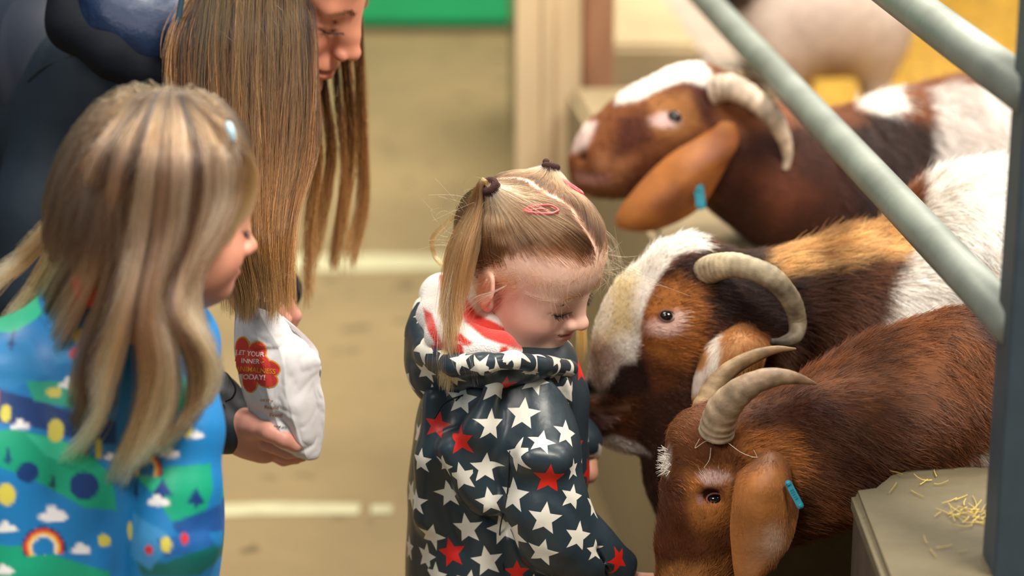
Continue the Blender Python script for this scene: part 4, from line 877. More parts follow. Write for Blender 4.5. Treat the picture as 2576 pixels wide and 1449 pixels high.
# folds
for q in ([(1290, 1120, Y-.15), (1350, 1150, Y-.16), (1430, 1140, Y-.14)], [(1300, 1175, Y-.155), (1370, 1185, Y-.16)], [(1410, 1250, Y-.15), (1470, 1320, Y-.145)], [(1120, 1180, Y-.10), (1150, 1290, Y-.11), (1160, 1400, Y-.11)], [(1070, 1200, Y-.05), (1075, 1330, Y-.06)], [(1320, 1300, Y-.17), (1400, 1330, Y-.17)], [(1500, 1380, Y-.13), (1530, 1449, Y-.12)]):
    for p_, r_ in zip(q, q[1:]): b.cap(at(*p_), at(*r_), .0035, .0035, .009, -1)
for q in ([(1215, 960, Y-.10), (1160, 1080, Y-.10), (1140, 1200, Y-.09)], [(1100, 1130, Y-.09), (1180, 1260, Y-.1), (1270, 1330, Y-.1)], [(1090, 1250, Y-.09), (1150, 1380, Y-.1)], [(1395, 940, Y-.07), (1440, 1060, Y-.06), (1448, 1180, Y-.06)], [(1268, 1240, Y-.11), (1270, 1330, Y-.115), (1280, 1449, Y-.115)], [(1300, 1100, Y-.145), (1370, 1130, Y-.15), (1420, 1120, Y-.13)], [(1290, 1440, Y-.15), (1360, 1420, Y-.165), (1440, 1440, Y-.16)]):
    for p_, r_ in zip(q, q[1:]): b.cap(at(*p_), at(*r_), .006, .006, .014, -1)
for q in ([(1245, 960, Y-.105), (1200, 1080, Y-.11), (1190, 1220, Y-.1)], [(1130, 1130, Y-.10), (1220, 1260, Y-.11)], [(1090, 1000, Y-.06), (1085, 1150, Y-.07), (1070, 1300, Y-.07)], [(1330, 1150, Y-.145), (1400, 1160, Y-.14)]):
    for p_, r_ in zip(q, q[1:]): b.cap(at(*p_), at(*r_), .010, .010, .03)
b.noise = [(.0022, (12, 12, 8), 4), (.0010, (34, 34, 20), 5)]
V, Q = b.mesh(.0032, 2); coat = raw('raincoat', V, Q, M['rain'], tod); CV, CQ = V, Q
b = Body()                                                        # hood folded down behind the neck
b.chain([(1068, 775, Y+.03, 30), (1058, 835, Y-.01, 28), (1078, 885, Y-.06, 28), (1140, 918, Y-.11, 27), (1215, 915, Y-.13, 26), (1290, 906, Y-.135, 24), (1365, 918, Y-.10, 20), (1435, 928, Y-.04, 24)], .01)
b.chain([(1085, 850, Y+.0, 52), (1095, 920, Y-.02, 60), (1110, 965, Y-.03, 48)], .03); b.chain([(1160, 930, Y-.07, 46), (1240, 925, Y-.09, 38), (1330, 930, Y-.08, 30)], .03); b.blob(1225, 950, Y+.02, 160, 50, 150, -4, k=.04)
b.chain([(1075, 800, Y+.10, 40), (1180, 800, Y+.17, 45), (1330, 880, Y+.16, 45), (1425, 925, Y+.08, 34)], .03)
b.noise = [(.003, (22, 22, 14), 8)]
V, Q = b.mesh(.0030, 2); hoodo = raw('hood', V, Q, M['rain'], tod); HVd, HQd = V, Q
b = Body(); b.chain([(1105, 745, Y+.03, 42), (1100, 800, Y-.01, 46), (1125, 850, Y-.06, 46), (1190, 872, Y-.09, 44), (1255, 872, Y-.10, 30), (1300, 880, Y-.085, 16)], .02)
b.chain([(1130, 740, Y+.06, 50), (1170, 780, Y+.02, 60), (1230, 830, Y-.03, 48)], .03); b.chain([(1105, 745, Y+.06, 42), (1160, 780, Y+.13, 40), (1300, 830, Y+.13, 40), (1390, 860, Y+.05, 30)], .02)
b.noise = [(.002, (40, 40, 40), 8)]
V, Q = b.mesh(.0026, 1); uvt = plane(1180, 820, Y-.08); R_, Wt = 'd63a30', 'f1ece8'
raw('hood_lining', V, Q, M['towel'], tod, paint(V, uvt, Wt, [
  ([(1098, 690), (1118, 690), (1125, 760), (1108, 775)], R_, 3, 2), ([(1135, 700), (1200, 790), (1280, 830), (1330, 870), (1310, 880), (1220, 850), (1170, 810), (1120, 740)], R_, 4, 2),
  ([(1060, 775), (1085, 790), (1110, 860), (1095, 870), (1065, 810)], R_, 4, 2), ([(1120, 858), (1175, 865), (1215, 905), (1120, 905), (1080, 870)], R_, 4, 2), ([(1165, 868), (1210, 868), (1212, 905), (1172, 905)], Wt, 3, 1), ([(1262, 868), (1280, 872), (1275, 890), (1255, 890)], R_, 3, 1), ([(1130, 800), (1150, 830), (1190, 860), (1180, 870), (1130, 850)], R_, 3, 2)]))
# stars printed on coat and hood
ST = [(1162, 1005, 37, 10, 0), (1249, 971, 42, 4, 0), (1316, 1042, 40, 8, 0), (1235, 1069, 38, 4, 0), (1160, 1107, 38, -6, 1), (1299, 1144, 42, 2, 0), (1221, 1176, 38, 4, 0), (1381, 1203, 40, 6, 1), (1291, 1246, 42, 4, 0), (1370, 1306, 40, 8, 0),
 (1293, 1343, 40, 4, 0), (1364, 1390, 38, 10, 0), (1225, 1412, 38, -10, 0), (1136, 1391, 36, -12, 1), (1455, 1350, 36, 14, 0), (1458, 1402, 36, 8, 0), (1556, 1408, 34, -20, 1), (1047, 1262, 32, 0, 0), (1085, 1348, 36, 6, 0), (1175, 1330, 38, -12, 0), (1163, 1200, 36, -16, 0), (1130, 1242, 34, -14, 0),
 (1424, 1090, 34, 0, 0), (1425, 985, 34, 6, 0), (1362, 1112, 34, 10, 0), (1128, 1288, 34, -20, 0), (1062, 1310, 28, 5, 0), (1072, 1400, 34, 8, 0), (1045, 1350, 28, 0, 0), (1100, 1070, 32, 14, 1), (1232, 1262, 34, -10, 0), (1248, 1330, 30, 20, 0), (1058, 1160, 30, 0, 0), (1078, 1180, 28, 10, 0), (1066, 1120, 28, 8, 0), (1345, 958, 34, 20, 0), (1388, 950, 30, -24, 1), (1440, 1250, 30, 14, 0), (1300, 1440, 30, 0, 1), (1096, 1449, 34, 0, 0),
 (1180, 1468, 34, 10, 0), (1412, 1460, 30, 20, 0), (1118, 1170, 30, -16, 0), (1340, 1480, 34, 5, 0), (1442, 1180, 26, 4, 0), (1110, 1318, 30, -8, 0), (1400, 935, 26, 10, 0), (1430, 940, 22, 0, 0), (1497, 1385, 26, 6, 0)]
SH = [(1068, 873, 38, -10, 0), (1090, 1000, 34, -8, 0), (1072, 935, 32, -5, 0), (1138, 950, 34, 14, 0), (1065, 795, 26, 0, 0), (1293, 885, 44, 10, 0), (1208, 925, 30, 30, 0), (1160, 905, 30, 0, 0), (1250, 932, 26, 4, 0), (1120, 885, 24, 20, 0)]
def spaced(L_):
    o = []
    for q in L_:
        if all(math.hypot(q[0]-p_[0], q[1]-p_[1]) > .74*(q[2]+p_[2]) for p_ in o): o.append(q)
    return o
ST, SH = spaced(ST), spaced(SH)
SV = CV
for q_ in ([(1272, 1130), (1266, 1240), (1268, 1340), (1276, 1440)], [(1140, 1000), (1180, 965), (1240, 945), (1320, 940)], [(1085, 1060), (1130, 1010), (1160, 985)]):
    f_ = [front(SV, x, y, 12) for x, y in q_]; tube('seam', cr([p for p in f_ if p is not None], 24)-CF*.0006, .0009, mat('coat_seam', '10171c', .6), coat, seg=6)
M['rain2'] = star_material('raincoat_stars', '2b3942', 'ece9dc', 'd8261c')
coat.data.materials[0] = M['rain2']; hoodo.data.materials[0] = M['rain2']
put_stars(coat, CV, CQ, ST, .3, 3, None); put_stars(hoodo, HVd, HQd, SH, .3, 4, None)
# hands: the near one low by the cuff, the far one offering food to the goat
def hand(parent, W0, dirv, palmn, sc, curl, colr='e3ab95', spread=.10, thumb=1, name='hand', bodyref=None, mt=None):
    """palm with four bent fingers and a side thumb; dirv along the fingers, palmn out of the palm"""
    d = nrm(np.array(dirv, float)); n = nrm(np.array(palmn, float)-d*(np.array(palmn, float)@d)); s = np.cross(n, d); b = bodyref or Body()
    for i in range(4): b.cap(W0+d*.012*sc+s*(i-1.5)*.012*sc, W0+d*.082*sc+s*(i-1.5)*.019*sc, .0135*sc, .0115*sc, .012*sc)
    for i, (L, r_) in enumerate(((.070, .0088), (.078, .0092), (.072, .0088), (.056, .0078))):
        p0 = W0+d*.084*sc+s*(i-1.5)*.0195*sc*thumb*1.; a_ = math.radians(8); sp = s*((i-1.5)*spread)*thumb
        for j, f in enumerate((.45, .31, .24)):
            a_ += math.radians(curl*(1., 1.25, .8)[j]); dd = nrm(d*math.cos(a_)+n*math.sin(a_)+sp); p1 = p0+dd*L*f*sc; b.cap(p0, p1, r_*sc*(1-.08*j), r_*sc*(.93-.1*j), .0015*sc); p0 = p1
    p0 = W0+d*.022*sc-s*.024*sc*thumb; dd = nrm(d*.75-s*.75*thumb+n*.35)
    for L, r_ in ((.040, .0125), (.032, .0105), (.026, .0095)):
        p1 = p0+dd*L*sc; b.cap(p0, p1, r_*sc, r_*sc*.9, .006*sc); p0 = p1; dd = nrm(dd+d*.35+n*.25+s*.15*thumb)
    return b
b = hand(tod, at(1478, 1150, Y+.085), (-.1, .5, .35), (0, .3, 1), .48, 20, thumb=-1); b.cap(at(1478, 1190, Y+.07), at(1478, 1150, Y+.085), .013, .011, .01)
V, Q = b.mesh(.0018, 1); raw('hand', V, Q, M['skin'], tod, np.tile(lin('d39a82'), (len(V), 1)))
b = hand(tod, at(1560, 1445, Y-.085), (.6, -.1, -.75), (.3, .9, .1), .52, 18); V, Q = b.mesh(.002, 1); raw('hand', V, Q, M['skin'], tod, np.tile(lin('e0a890'), (len(V), 1)))
# ================================================================ OLDER GIRL
M['coatp'] = mat('printed_coat', attr=True, rough=.5, spec=.45, coat=.08, bump=(14, .3, .006)); M['red'] = mat('red_top', 'c03024', .8)
M['clipb'] = mat('pale_blue_clip', 'a9cfe0', .3)
Y = 2.24
gi = thing('person', 'girl with long fair hair in blue rainbow-and-cloud print coat, seen from behind', 'person', (at(280, 1200, Y)[0], Y, 0))
# head faces right, away and down: only the cheek, nose and mouth show past the hair
HG = Pose(428, 528, Y, .892, [[0.8843, -0.4397, 0.157], [-0.1001, 0.1499, 0.9836], [-0.4561, -0.8855, 0.0885]])
b = Body(); head(b, HG)
b.cap(HG.w((-.02, 0, -.05)), at(360, 850, Y+.02), .042, .048, .03)
b.chain([(330, 900, Y+.02, 150), (300, 1200, Y+.03, 170), (300, 1480, Y+.03, 170)], .04)
for sx in (-95, 95):
    c = at(300+sx, 1550, Y+.03); b.cap(at(300+sx, 1480, Y+.03), (c[0], c[1], .07), .052, .040, .01); b.cap((c[0], c[1], .045), (c[0]+.13, c[1]+.03, .04), .04, .035, .02)
V, Q = b.mesh(.0024, 1); fg = facecol(V, HG, 'd99a82'); cg = HG.c(V); sc_ = (np.clip((cg[:, 2]-np.interp(cg[:, 0], [-.12, -.02, .03, .08], [-.06, -.03, .04, .06]))/.01, 0, 1)*(cg[:, 2] > -.1))[:, None]; fg = fg*(1-sc_)+lin('3a2818')*sc_; low = (V[:, 2] < at(300, 880, Y)[2])[:, None]; fg = np.where(low, lin('27324a'), fg); raw('body', V, Q, M['skin'], gi, fg)
eb = V
for sd in (-1, 1):
    try: lashes(V, HG, sd, [(.016, -.009), (.024, -.0145), (.033, -.0155), (.043, -.009)], gi, 40, .008, 3)
    except Exception: pass
b = Body()
b.chain([(300, 900, Y+.03, 215), (290, 1100, Y+.03, 235), (280, 1300, Y+.03, 250), (280, 1520, Y+.03, 265)], .05)
b.chain([(30, 930, Y, 130), (-10, 1150, Y-.02, 150), (30, 1400, Y-.04, 140)], .04)
b.chain([(430, 930, Y-.02, 120), (455, 1080, Y-.05, 98), (450, 1230, Y-.07, 96), (440, 1350, Y-.08, 105), (420, 1440, Y-.08, 110)], .02)
b.chain([(200, 830, Y+.03, 95), (360, 800, Y+.03, 85), (460, 860, Y+.03, 80)], .04)
for q in ([(280, 1230, Y-.11), (285, 1330, Y-.12), (275, 1449, Y-.12)], [(283, 1240, Y-.09), (283, 1449, Y-.09)], [(380, 1180, Y-.15), (450, 1250, Y-.17), (520, 1270, Y-.14)], [(340, 1330, Y-.18), (420, 1300, Y-.18)], [(60, 1250, Y-.13), (160, 1290, Y-.13)], [(20, 880, Y-.11), (60, 1000, Y-.12)], [(270, 1180, Y-.10), (290, 1300, Y-.105), (280, 1449, Y-.105)], [(310, 1090, Y-.12), (370, 1150, Y-.14), (440, 1160, Y-.14)], [(380, 1420, Y-.17), (460, 1380, Y-.17), (530, 1330, Y-.12)], [(60, 1130, Y-.12), (160, 1200, Y-.12), (240, 1210, Y-.12)], [(0, 1020, Y-.12), (90, 1080, Y-.12)]):
    for p_, r_ in zip(q, q[1:]): b.cap(at(*p_), at(*r_), .009, .009, .018, -1)
b.noise = [(.0035, (10, 10, 7), 14), (.0012, (30, 30, 18), 15)]
V, Q = b.mesh(.0029, 2); uvg = plane(280, 1150, Y-.08)
BL, GR, GL, NV, WC, YL, RD = '1a7cc0', '12a07c', '2fbd95', '123a78', 'f0f1f4', 'd9cf58', 'd8322c'
def cloud(x, y, s): return [([(x-s, y+.35*s), (x-.95*s, y), (x-.55*s, y-.15*s), (x-.35*s, y-.6*s), (x+.1*s, y-.62*s), (x+.3*s, y-.25*s), (x+.75*s, y-.2*s), (x+s, y+.25*s), (x+.6*s, y+.45*s), (x-.4*s, y+.45*s)], WC, 2.5, 1)]
def rainbow(x, y, r, rot=0):
    o = []
    for i, c in enumerate(('143064', 'c8342c', 'e87a34', 'f3c85a', 'efe2c8', BL)):
        q = r*(1-.1*i); a = np.linspace(math.pi-.15, 2*math.pi+.15, 16)+rot; o.append(([(x+q*math.cos(t), y+q*math.sin(t)) for t in a]+[(x+q*math.cos(rot+.0)*.9, y+r*.35), (x-q*.9, y+r*.35)], c, 1.6, .5))
    return o
def spear(x, y, w, h, c): return [([(x, y-h), (x+w, y), (x+w*.2, y), (x+w*.1, y+h*.3), (x-w*.1, y+h*.3), (x-w*.2, y), (x-w, y)], c, 2, .5)]
lay = [
 ([(-80, 960), (100, 1010), (180, 1040), (290, 1060), (290, 1120), (200, 1110), (90, 1080), (-80, 1050)], NV, 4, 2),
 ([(-80, 1090), (30, 1080), (130, 1100), (230, 1150), (275, 1200), (285, 1290), (200, 1280), (60, 1200), (-80, 1140)], GR, 3, 2), ([(60, 1090), (150, 1110), (230, 1160), (200, 1180), (110, 1150)], GL, 3, 2),
 ([(330, 1190), (430, 1172), (530, 1165), (536, 1230), (520, 1290), (440, 1310), (400, 1250)], GR, 3, 2), ([(330, 1190), (410, 1175), (410, 1240), (360, 1215)], GL, 3, 2),
 ([(-80, 1370), (60, 1380), (170, 1420), (260, 1449), (260, 1600), (-80, 1600)], GR, 3, 2), ([(340, 1400), (420, 1410), (540, 1370), (560, 1400), (500, 1449), (360, 1449)], '0d6a68', 5, 3),
 ([(330, 1290), (420, 1330), (450, 1360), (380, 1430), (320, 1400)], '3f93d0', 5, 4), ([(440, 1310), (550, 1270), (560, 1340), (450, 1340)], '1a4f94', 4, 3), ([(400, 1350), (520, 1330), (540, 1372), (420, 1400)], '1f5fa6', 4, 3),
 ([(-80, 740), (60, 740), (90, 790), (20, 840), (-80, 830)], GL, 4, 3), ([(-80, 860), (60, 850), (120, 940), (30, 980), (-80, 960)], '2a8acb', 4, 3), ([(110, 800), (220, 780), (230, 900), (130, 920)], '3f93d0', 5, 4), ([(60, 960), (160, 960), (180, 1030), (80, 1010)], '27a58a', 4, 3),
 ([(360, 950), (460, 940), (500, 1010), (400, 1060)], '23b08d', 4, 3), ([(460, 900), (520, 900), (530, 960), (480, 980)], NV, 4, 3), ([(380, 820), (450, 810), (470, 900), (400, 900)], '2a8acb', 4, 3), ([(190, 940), (260, 960), (250, 1020), (190, 1010)], GL, 4, 2),
 ([(66, 1190), (26, 26)], NV, 2, 1), ([(205, 1225), (38, 36)], NV, 2, 1), ([(250, 1010), (40, 26)], '0e2d5c', 4, 2), ([(14, 1245), (22, 28)], YL, 2, 1), ([(135, 1085), (22, 30)], YL, 3, 2), ([(200, 845), (24, 18)], YL, 3, 2), ([(130, 988), (20, 14)], YL, 2, 1), ([(478, 1082), (13, 18)], YL, 2, 1),
 ([(195, 890), (26, 18)], 'c22c34', 3, 2), ([(208, 1125), (9, 18)], RD, 2, 1), ([(380, 1380), (12, 12)], RD, 2, 1), ([(470, 1350), (9, 14)], RD, 2, 1), ([(425, 1365), (14, 22)], YL, 2, 1), ([(320, 1340), (9, 24)], YL, 2, 1), ([(250, 1368), (15, 17)], YL, 2, 1), ([(12, 1040), (14, 22)], YL, 2, 1), ([(245, 1130), (10, 26)], YL, 2, 1),
]
for x, y, s_ in ((125, 1300, 38), (192, 1388, 26), (10, 1330, 26), (435, 1137, 25), (500, 1092, 18), (405, 1255, 30), (170, 965, 28), (50, 1070, 24), (360, 1090, 26), (380, 960, 24), (275, 1150, 18), (0, 1440, 24)): lay += cloud(x, y, s_)
lay += rainbow(98, 1384, 54)+rainbow(370, 1180, 46, .2)+rainbow(-50, 1000, 50)
lay += spear(498, 1265, 22, 42, NV)+spear(125, 1230, 10, 34, '123a50')+spear(20, 870, 9, 40, NV)+spear(340, 1250, 10, 44, NV)+spear(20, 1160, 9, 36, NV)+spear(415, 1240, 26, 40, '1b3f88')
fcg = lambda P: paint(P, uvg, BL, lay)
raw('coat', V, Q, M['coatp'], gi, fcg(V))
b = Body(); b.chain([(215, 700, Y-.04, 26), (225, 735, Y-.05, 26), (330, 750, Y-.06, 30), (440, 770, Y-.02, 30)], .02); V2, Q2 = b.mesh(.003, 1); raw('collar', V2, Q2, M['red'], gi)['label'] = 'red collar under the hair'
# hair
def yh(x, y):
    cy = math.sqrt(max(0, 1-((450-y)/225)**2)) if y < 450 else 1.
    return Y+.04-.155*math.sqrt(max(0, 1-((x-420)/300)**2))*cy-(.02 if y > 760 else 0)
def g3(*p): return [(x, y, yh(x, y)) for x, y in p]
G = [g3((330, 262), (235, 400), (150, 540), (60, 640), (-20, 710), (-80, 780)), g3((345, 256), (250, 390), (180, 550), (90, 690), (20, 780), (-20, 900)), g3((360, 252), (275, 390), (215, 590), (140, 720), (75, 860), (80, 960), (100, 1050)),
     g3((380, 249), (310, 390), (260, 590), (210, 740), (140, 880), (100, 980), (112, 1080)), g3((400, 247), (350, 390), (310, 600), (280, 780), (220, 950), (235, 1060), (160, 1160), (80, 1218)), g3((415, 246), (385, 390), (360, 600), (320, 800), (290, 950), (270, 1080), (200, 1180)),
     g3((430, 246), (425, 390), (410, 600), (370, 790), (390, 950), (340, 1090), (285, 1240)), g3((445, 247), (465, 390), (450, 580), (410, 740), (440, 900), (430, 1050), (340, 1190)), g3((460, 249), (510, 380), (505, 530), (455, 690), (450, 800), (520, 900), (510, 1010), (420, 1090)),
     g3((470, 252), (550, 375), (555, 500), (500, 620), (460, 730), (500, 840), (545, 920), (520, 1000)), g3((480, 255), (590, 370), (600, 480), (560, 580), (510, 660), (470, 760), (500, 860), (535, 930))]
n = 13000; P, s, ln = guided(G, n, 30, 31, 1.5, .90, 7, .05, 7, .4, 14, 1.5)
rg = np.random.default_rng(6); t = np.linspace(0, 1, 30); lk = vnoise(np.stack([s*2.3, s*0, s*0], 1), 5)[:, None, None]; lk2 = vnoise(np.stack([s*7, s*0+3, s*0], 1), 6)[:, None, None]
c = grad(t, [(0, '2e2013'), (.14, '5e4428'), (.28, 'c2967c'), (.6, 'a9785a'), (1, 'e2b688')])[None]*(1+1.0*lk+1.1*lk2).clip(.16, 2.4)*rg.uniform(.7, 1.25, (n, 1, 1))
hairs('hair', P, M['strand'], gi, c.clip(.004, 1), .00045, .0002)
G = [g3((470, 250), (580, 330), (630, 400), (642, 460), (626, 530)), g3((465, 250), (570, 340), (620, 430), (610, 520), (575, 600)), g3((460, 250), (560, 350), (590, 450), (570, 560), (520, 640), (500, 700))]
P, s, ln = guided(G, 1500, 22, 32, 3, .6, 6, .03, 4, .3); P = P[proj(P.reshape(-1, 3))[:, 0].reshape(1500, -1).max(1) < 662]; hairs('fringe', P, M['strand'], gi, (grad(np.linspace(0, 1, 22), [(0, '2a1d12'), (.4, '59402a'), (1, 'b08854')])[None]*rg.uniform(.6, 1.3, (len(P), 1, 1))).clip(0, 1), .00035, .00012)
# the far side and the underlayer of the hair round the skull
E1, R1 = np.array([-.014, 0, .030]), np.array([.099, .079, .083]); n = 5000; th = np.arccos(rg.uniform(-.5, 1, n)); ph = rg.uniform(0, 2*math.pi, n); r = np.stack([np.sin(th)*np.cos(ph), np.sin(th)*np.sin(ph), np.cos(th)], 1)
m = ~((r[:, 0] > .05) & (r[:, 2] < .6)) & (r[:, 2] > -.35); r = HG.w(r[m]*R1+E1); n = len(r); top = HG.w((-.02, 0, .118)); cen = HG.w(E1); P = [r]; d = nrm(r-top); p = r.copy(); v = nrm(d*.6+np.array([0, 0, -.4]))
for i in range(5):
    p = p+v*.014; v = nrm(v+np.array([-.01, 0, -.25])); q = p-cen; l = np.linalg.norm(q, axis=1, keepdims=True); p = np.where((l < .094) , cen+q/l*.094, p); P.append(p)
P = np.stack(P, 1)+rg.normal(0, .002, (n, 1, 3)); P = P[proj(P.reshape(-1, 3))[:, 0].reshape(n, -1).max(1) < 640]; n = len(P); hairs('hair', P, M['strand'], gi, np.tile(lin('3f2c1a'), (n, 1))*rg.uniform(.5, 1.2, (n, 1)), .0005, .0003)
P, s, ln = guided([g3((350, 262), (400, 240), (470, 246), (520, 262)), g3((340, 270), (420, 234), (500, 244), (600, 330))], 60, 14, 36, 9, 0, 9, .05, 8, .5); hairs('flyaway_hair', P, M['strand'], gi, np.tile(lin('6b5038'), (60, 1)), .0002, .0001)
cpts = np.array([at(572, 308, yh(572, 308)-.03), at(580, 326, yh(575, 326)-.035), at(589, 357, yh(585, 357)-.03)]); tube('hair_clip', cr(cpts, 10), [.001, .0026, .0034, .0036, .0036, .0036, .0034, .003, .0022, .001], M['clipb'], gi, seg=8)['label'] = 'pale blue hair clip'
# ================================================================ WOMAN AND PAPER BAG
M['jack'] = mat('slate_jacket', '111f2b', .7, spec=.3, sheen=0, bump=(12, .35, .008)); M['hoodn'] = mat('navy_hood_band', '060d18', .75, spec=.2, bump=(30, .3, .004)); M['satin'] = mat('blue_satin_lining', '0f2444', .5, spec=.45, bump=(16, .7, .012)); M['seam'] = mat('dark_seam', '0b1118', .7)
M['slee'] = mat('navy_sleeve', '0e1a26', .55, bump=(14, .3, .006))
Y = 2.86
wo = thing('person', 'woman with long straight brown hair bending over, slate jacket, holding a paper bag', 'person', (at(100, 700, 3.1)[0], 3.1, 0))
HW = Pose(732, -31, Y, .935, [[0.8364, 0.3971, 0.3779], [-0.5211, 0.362, 0.773], [0.1702, -0.8434, 0.5097]])
b = Body(); head(b, HW, child=False)
b.cap(HW.w((-.03, 0, -.05)), at(430, 120, Y+.12), .052, .058, .03)
b.chain([(430, 140, Y+.14, 120), (200, 200, Y+.22, 250), (-150, 350, Y+.3, 300)], .05)
c = at(-350, 500, Y+.34)
for s_ in (-.09, .09): b.cap(at(-350, 560, Y+.34)+np.array([0, s_, 0]), (c[0]-.05, c[1]+s_, .48), .085, .06, .04); b.cap((c[0]-.05, c[1]+s_, .48), (c[0]-.1, c[1]+s_, .08), .06, .045, .02); b.cap((c[0]-.12, c[1]+s_, .05), (c[0]+.08, c[1]+s_, .045), .045, .04, .02)
V, Q = b.mesh(.0026, 1); fw = facecol(V, HW, 'd08d72', False, .8); low = (V[:, 0] < at(430, 140, Y+.14)[0]-.05)[:, None]; fw = np.where(low, lin('1a2230'), fw); cw = HW.c(V); sc_ = (np.clip((cw[:, 2]-np.interp(cw[:, 0], [-.13, -.03, .0, .04, .085], [-.05, -.04, .02, .065, .085]))/.01, 0, 1)*(cw[:, 2] > -.12)*(np.linalg.norm(cw, axis=1) < .2))[:, None]; fw = fw*(1-sc_)+lin('2a1a10')*sc_; raw('body', V, Q, M['skin'], wo, fw)
lashes(V, HW, -1, [(.021, -.004), (.025, -.0090), (.034, -.0105), (.046, -.004)], wo, 60, .005, 5)
lashes(V, HW, 1, [(.017, -.003), (.025, -.0090), (.034, -.0105), (.046, -.004)], wo, 30, .005, 6)
brow(V, HW, -1, [(.014, .021), (.026, .025), (.046, .019)], wo, '7a5138', 170, 5); brow(V, HW, 1, [(.014, .021), (.026, .025), (.046, .019)], wo, '7a5138', 120, 6)
# jacket
b = Body()
b.chain([(400, 160, Y+.16, 150), (200, 230, Y+.24, 280), (-150, 360, Y+.32, 340), (-380, 520, Y+.34, 330)], .06)
b.chain([(215, 330, Y+.10, 165), (130, 560, Y+.06, 150), (110, 760, Y+.02, 130), (330, 960, Y-.06, 105), (500, 1030, Y-.18, 78)], .03)
b.chain([(240, 180, Y+.08, 120), (330, 330, Y+.05, 90)], .05)
b.chain([(420, 200, Y+.34, 140), (560, 500, Y+.26, 110), (640, 700, Y+.12, 80), (700, 730, Y+.02, 60)], .03)
for q in ([(40, 330, Y-.07), (60, 450, Y-.08), (70, 620, Y-.08)], [(0, 380, Y-.05), (110, 440, Y-.08), (180, 560, Y-.08)], [(0, 600, Y-.06), (80, 600, Y-.08), (160, 640, Y-.08)], [(300, 260, Y-.03), (260, 400, Y-.04), (230, 520, Y-.06)], [(-20, 470, Y-.05), (90, 500, Y-.07)], [(30, 250, Y-.02), (90, 190, Y), (170, 160, Y)]):
    for p_, r_ in zip(q, q[1:]): b.cap(at(*p_), at(*r_), .010, .010, .035, -1)
b.noise = [(.005, (8, 8, 6), 24), (.0015, (26, 26, 16), 25)]
V, Q = b.mesh(.0042, 2); raw('jacket', V, Q, M['jack'], wo); JV = V
sm = [front(V, x, y, 30) for x, y in ((45, 190), (90, 155), (170, 115), (230, 95))]; tube('seam', cr([p-CF*.001 for p in sm if p is not None], 20), .0012, M['seam'], wo, seg=6)
b = Body(); b.chain([(175, -60, Y+.0, 55), (190, 60, Y-.02, 62), (290, 130, Y-.05, 62), (400, 190, Y-.05, 56), (440, 240, Y-.03, 40)], .03); b.noise = [(.003, (20, 20, 16), 3)]
V, Q = b.mesh(.0034, 2); raw('hood', V, Q, M['hoodn'], wo)['label'] = 'dark navy hood band'
b = Body(); b.chain([(240, -60, Y-.01, 70), (290, 40, Y-.03, 66), (380, 90, Y-.04, 62), (440, 60, Y-.04, 60)], .04); b.noise = [(.005, (16, 16, 14), 7), (.002, (44, 44, 40), 8)]
V, Q = b.mesh(.0034, 2); raw('hood_lining', V, Q, M['satin'], wo)['label'] = 'blue satin hood lining'
tube('drawcord', cr([at(460, -20, Y-.10), at(440, 100, Y-.10), at(420, 200, Y-.10), at(405, 238, Y-.09)], 24), .0035, mat('slate_cord', '2c4a5c', .6), wo, seg=8)
# navy cuff by the bag
YB2 = 2.60
b = Body(); b.chain([(430, 1010, YB2+.05, 96), (520, 1035, YB2+.02, 92), (578, 1072, YB2, 72)], .02); b.noise = [(.002, (22, 22, 16), 9)]; V, Q = b.mesh(.0028, 2); raw('cuff', V, Q, M['slee'], wo)['label'] = 'navy cuff'
tube('cuff_loop', cr([at(545, 935, YB2-.02), at(570, 940, YB2-.04), at(592, 975, YB2-.04), at(585, 1000, YB2-.03), at(568, 1010, YB2-.02)], 24), .0012, M['seam'], wo, seg=6)
# lower hand: palm under the bag, thumb on the front, fingers folded behind
b = Body()
b.chain([(575, 1078, YB2, 46), (620, 1092, YB2, 50), (665, 1118, YB2+.005, 48)], .02); b.chain([(610, 1060, YB2-.015, 30), (650, 1075, YB2-.03, 30)], .02)
b.chain([(630, 1066, YB2-.025, 30), (678, 1085, YB2-.045, 25), (712, 1103, YB2-.048, 21), (742, 1120, YB2-.042, 18)], .006)
for i, (y0, L, r_) in enumerate(((1112, 118, 21), (1126, 108, 20), (1132, 92, 19), (1128, 66, 17))):
    yy = YB2-.022+i*.020; b.chain([(672, y0, yy, r_+3), (672+L*.45, y0+22, yy+.002, r_), (672+L*.8, y0+18, yy+.004, r_-2), (672+L, y0-2, yy+.006, r_-4)], .0015)
V, Q = b.mesh(.0019, 1); fh = lambda V: (np.tile(lin('dd9d8c'), (len(V), 1))*(1+.10*vnoise(V*40, 3)+.05*vnoise(V*150, 4))[:, None]).clip(0, 1)
raw('hand', V, Q, M['skin'], wo, fh(V))
nail = front(V, 748, 1116, 10)
# upper hand: fingers gathering the mouth of the bag
b = Body(); YU = 2.68
b.chain([(640, 700, YU+.03, 42), (670, 735, YU+.02, 42)], .02); b.chain([(590, 730, YU-.03, 16), (596, 752, YU-.045, 15), (598, 772, YU-.05, 13)], .004)
for i, q in enumerate(([(690, 730, 21), (722, 765, 19), (742, 795, 17), (735, 815, 14)], [(672, 745, 20), (700, 780, 18), (718, 805, 16), (710, 820, 13)], [(655, 755, 19), (675, 785, 17), (690, 808, 15)], [(630, 750, 17), (640, 775, 15), (650, 790, 13)])):
    b.chain([(x, y, YU+.02-i*.014, r_) for x, y, r_ in q], .0015)
b.cap(at(600, 700, YU-.02), at(650, 715, YU+.02), .016, .018, .02); b.cap(at(560, 712, YU-.02), at(604, 722, YU-.02), .011, .013, .01)
V, Q = b.mesh(.0019, 1); raw('hand', V, Q, M['skin'], wo, fh(V)*.9)
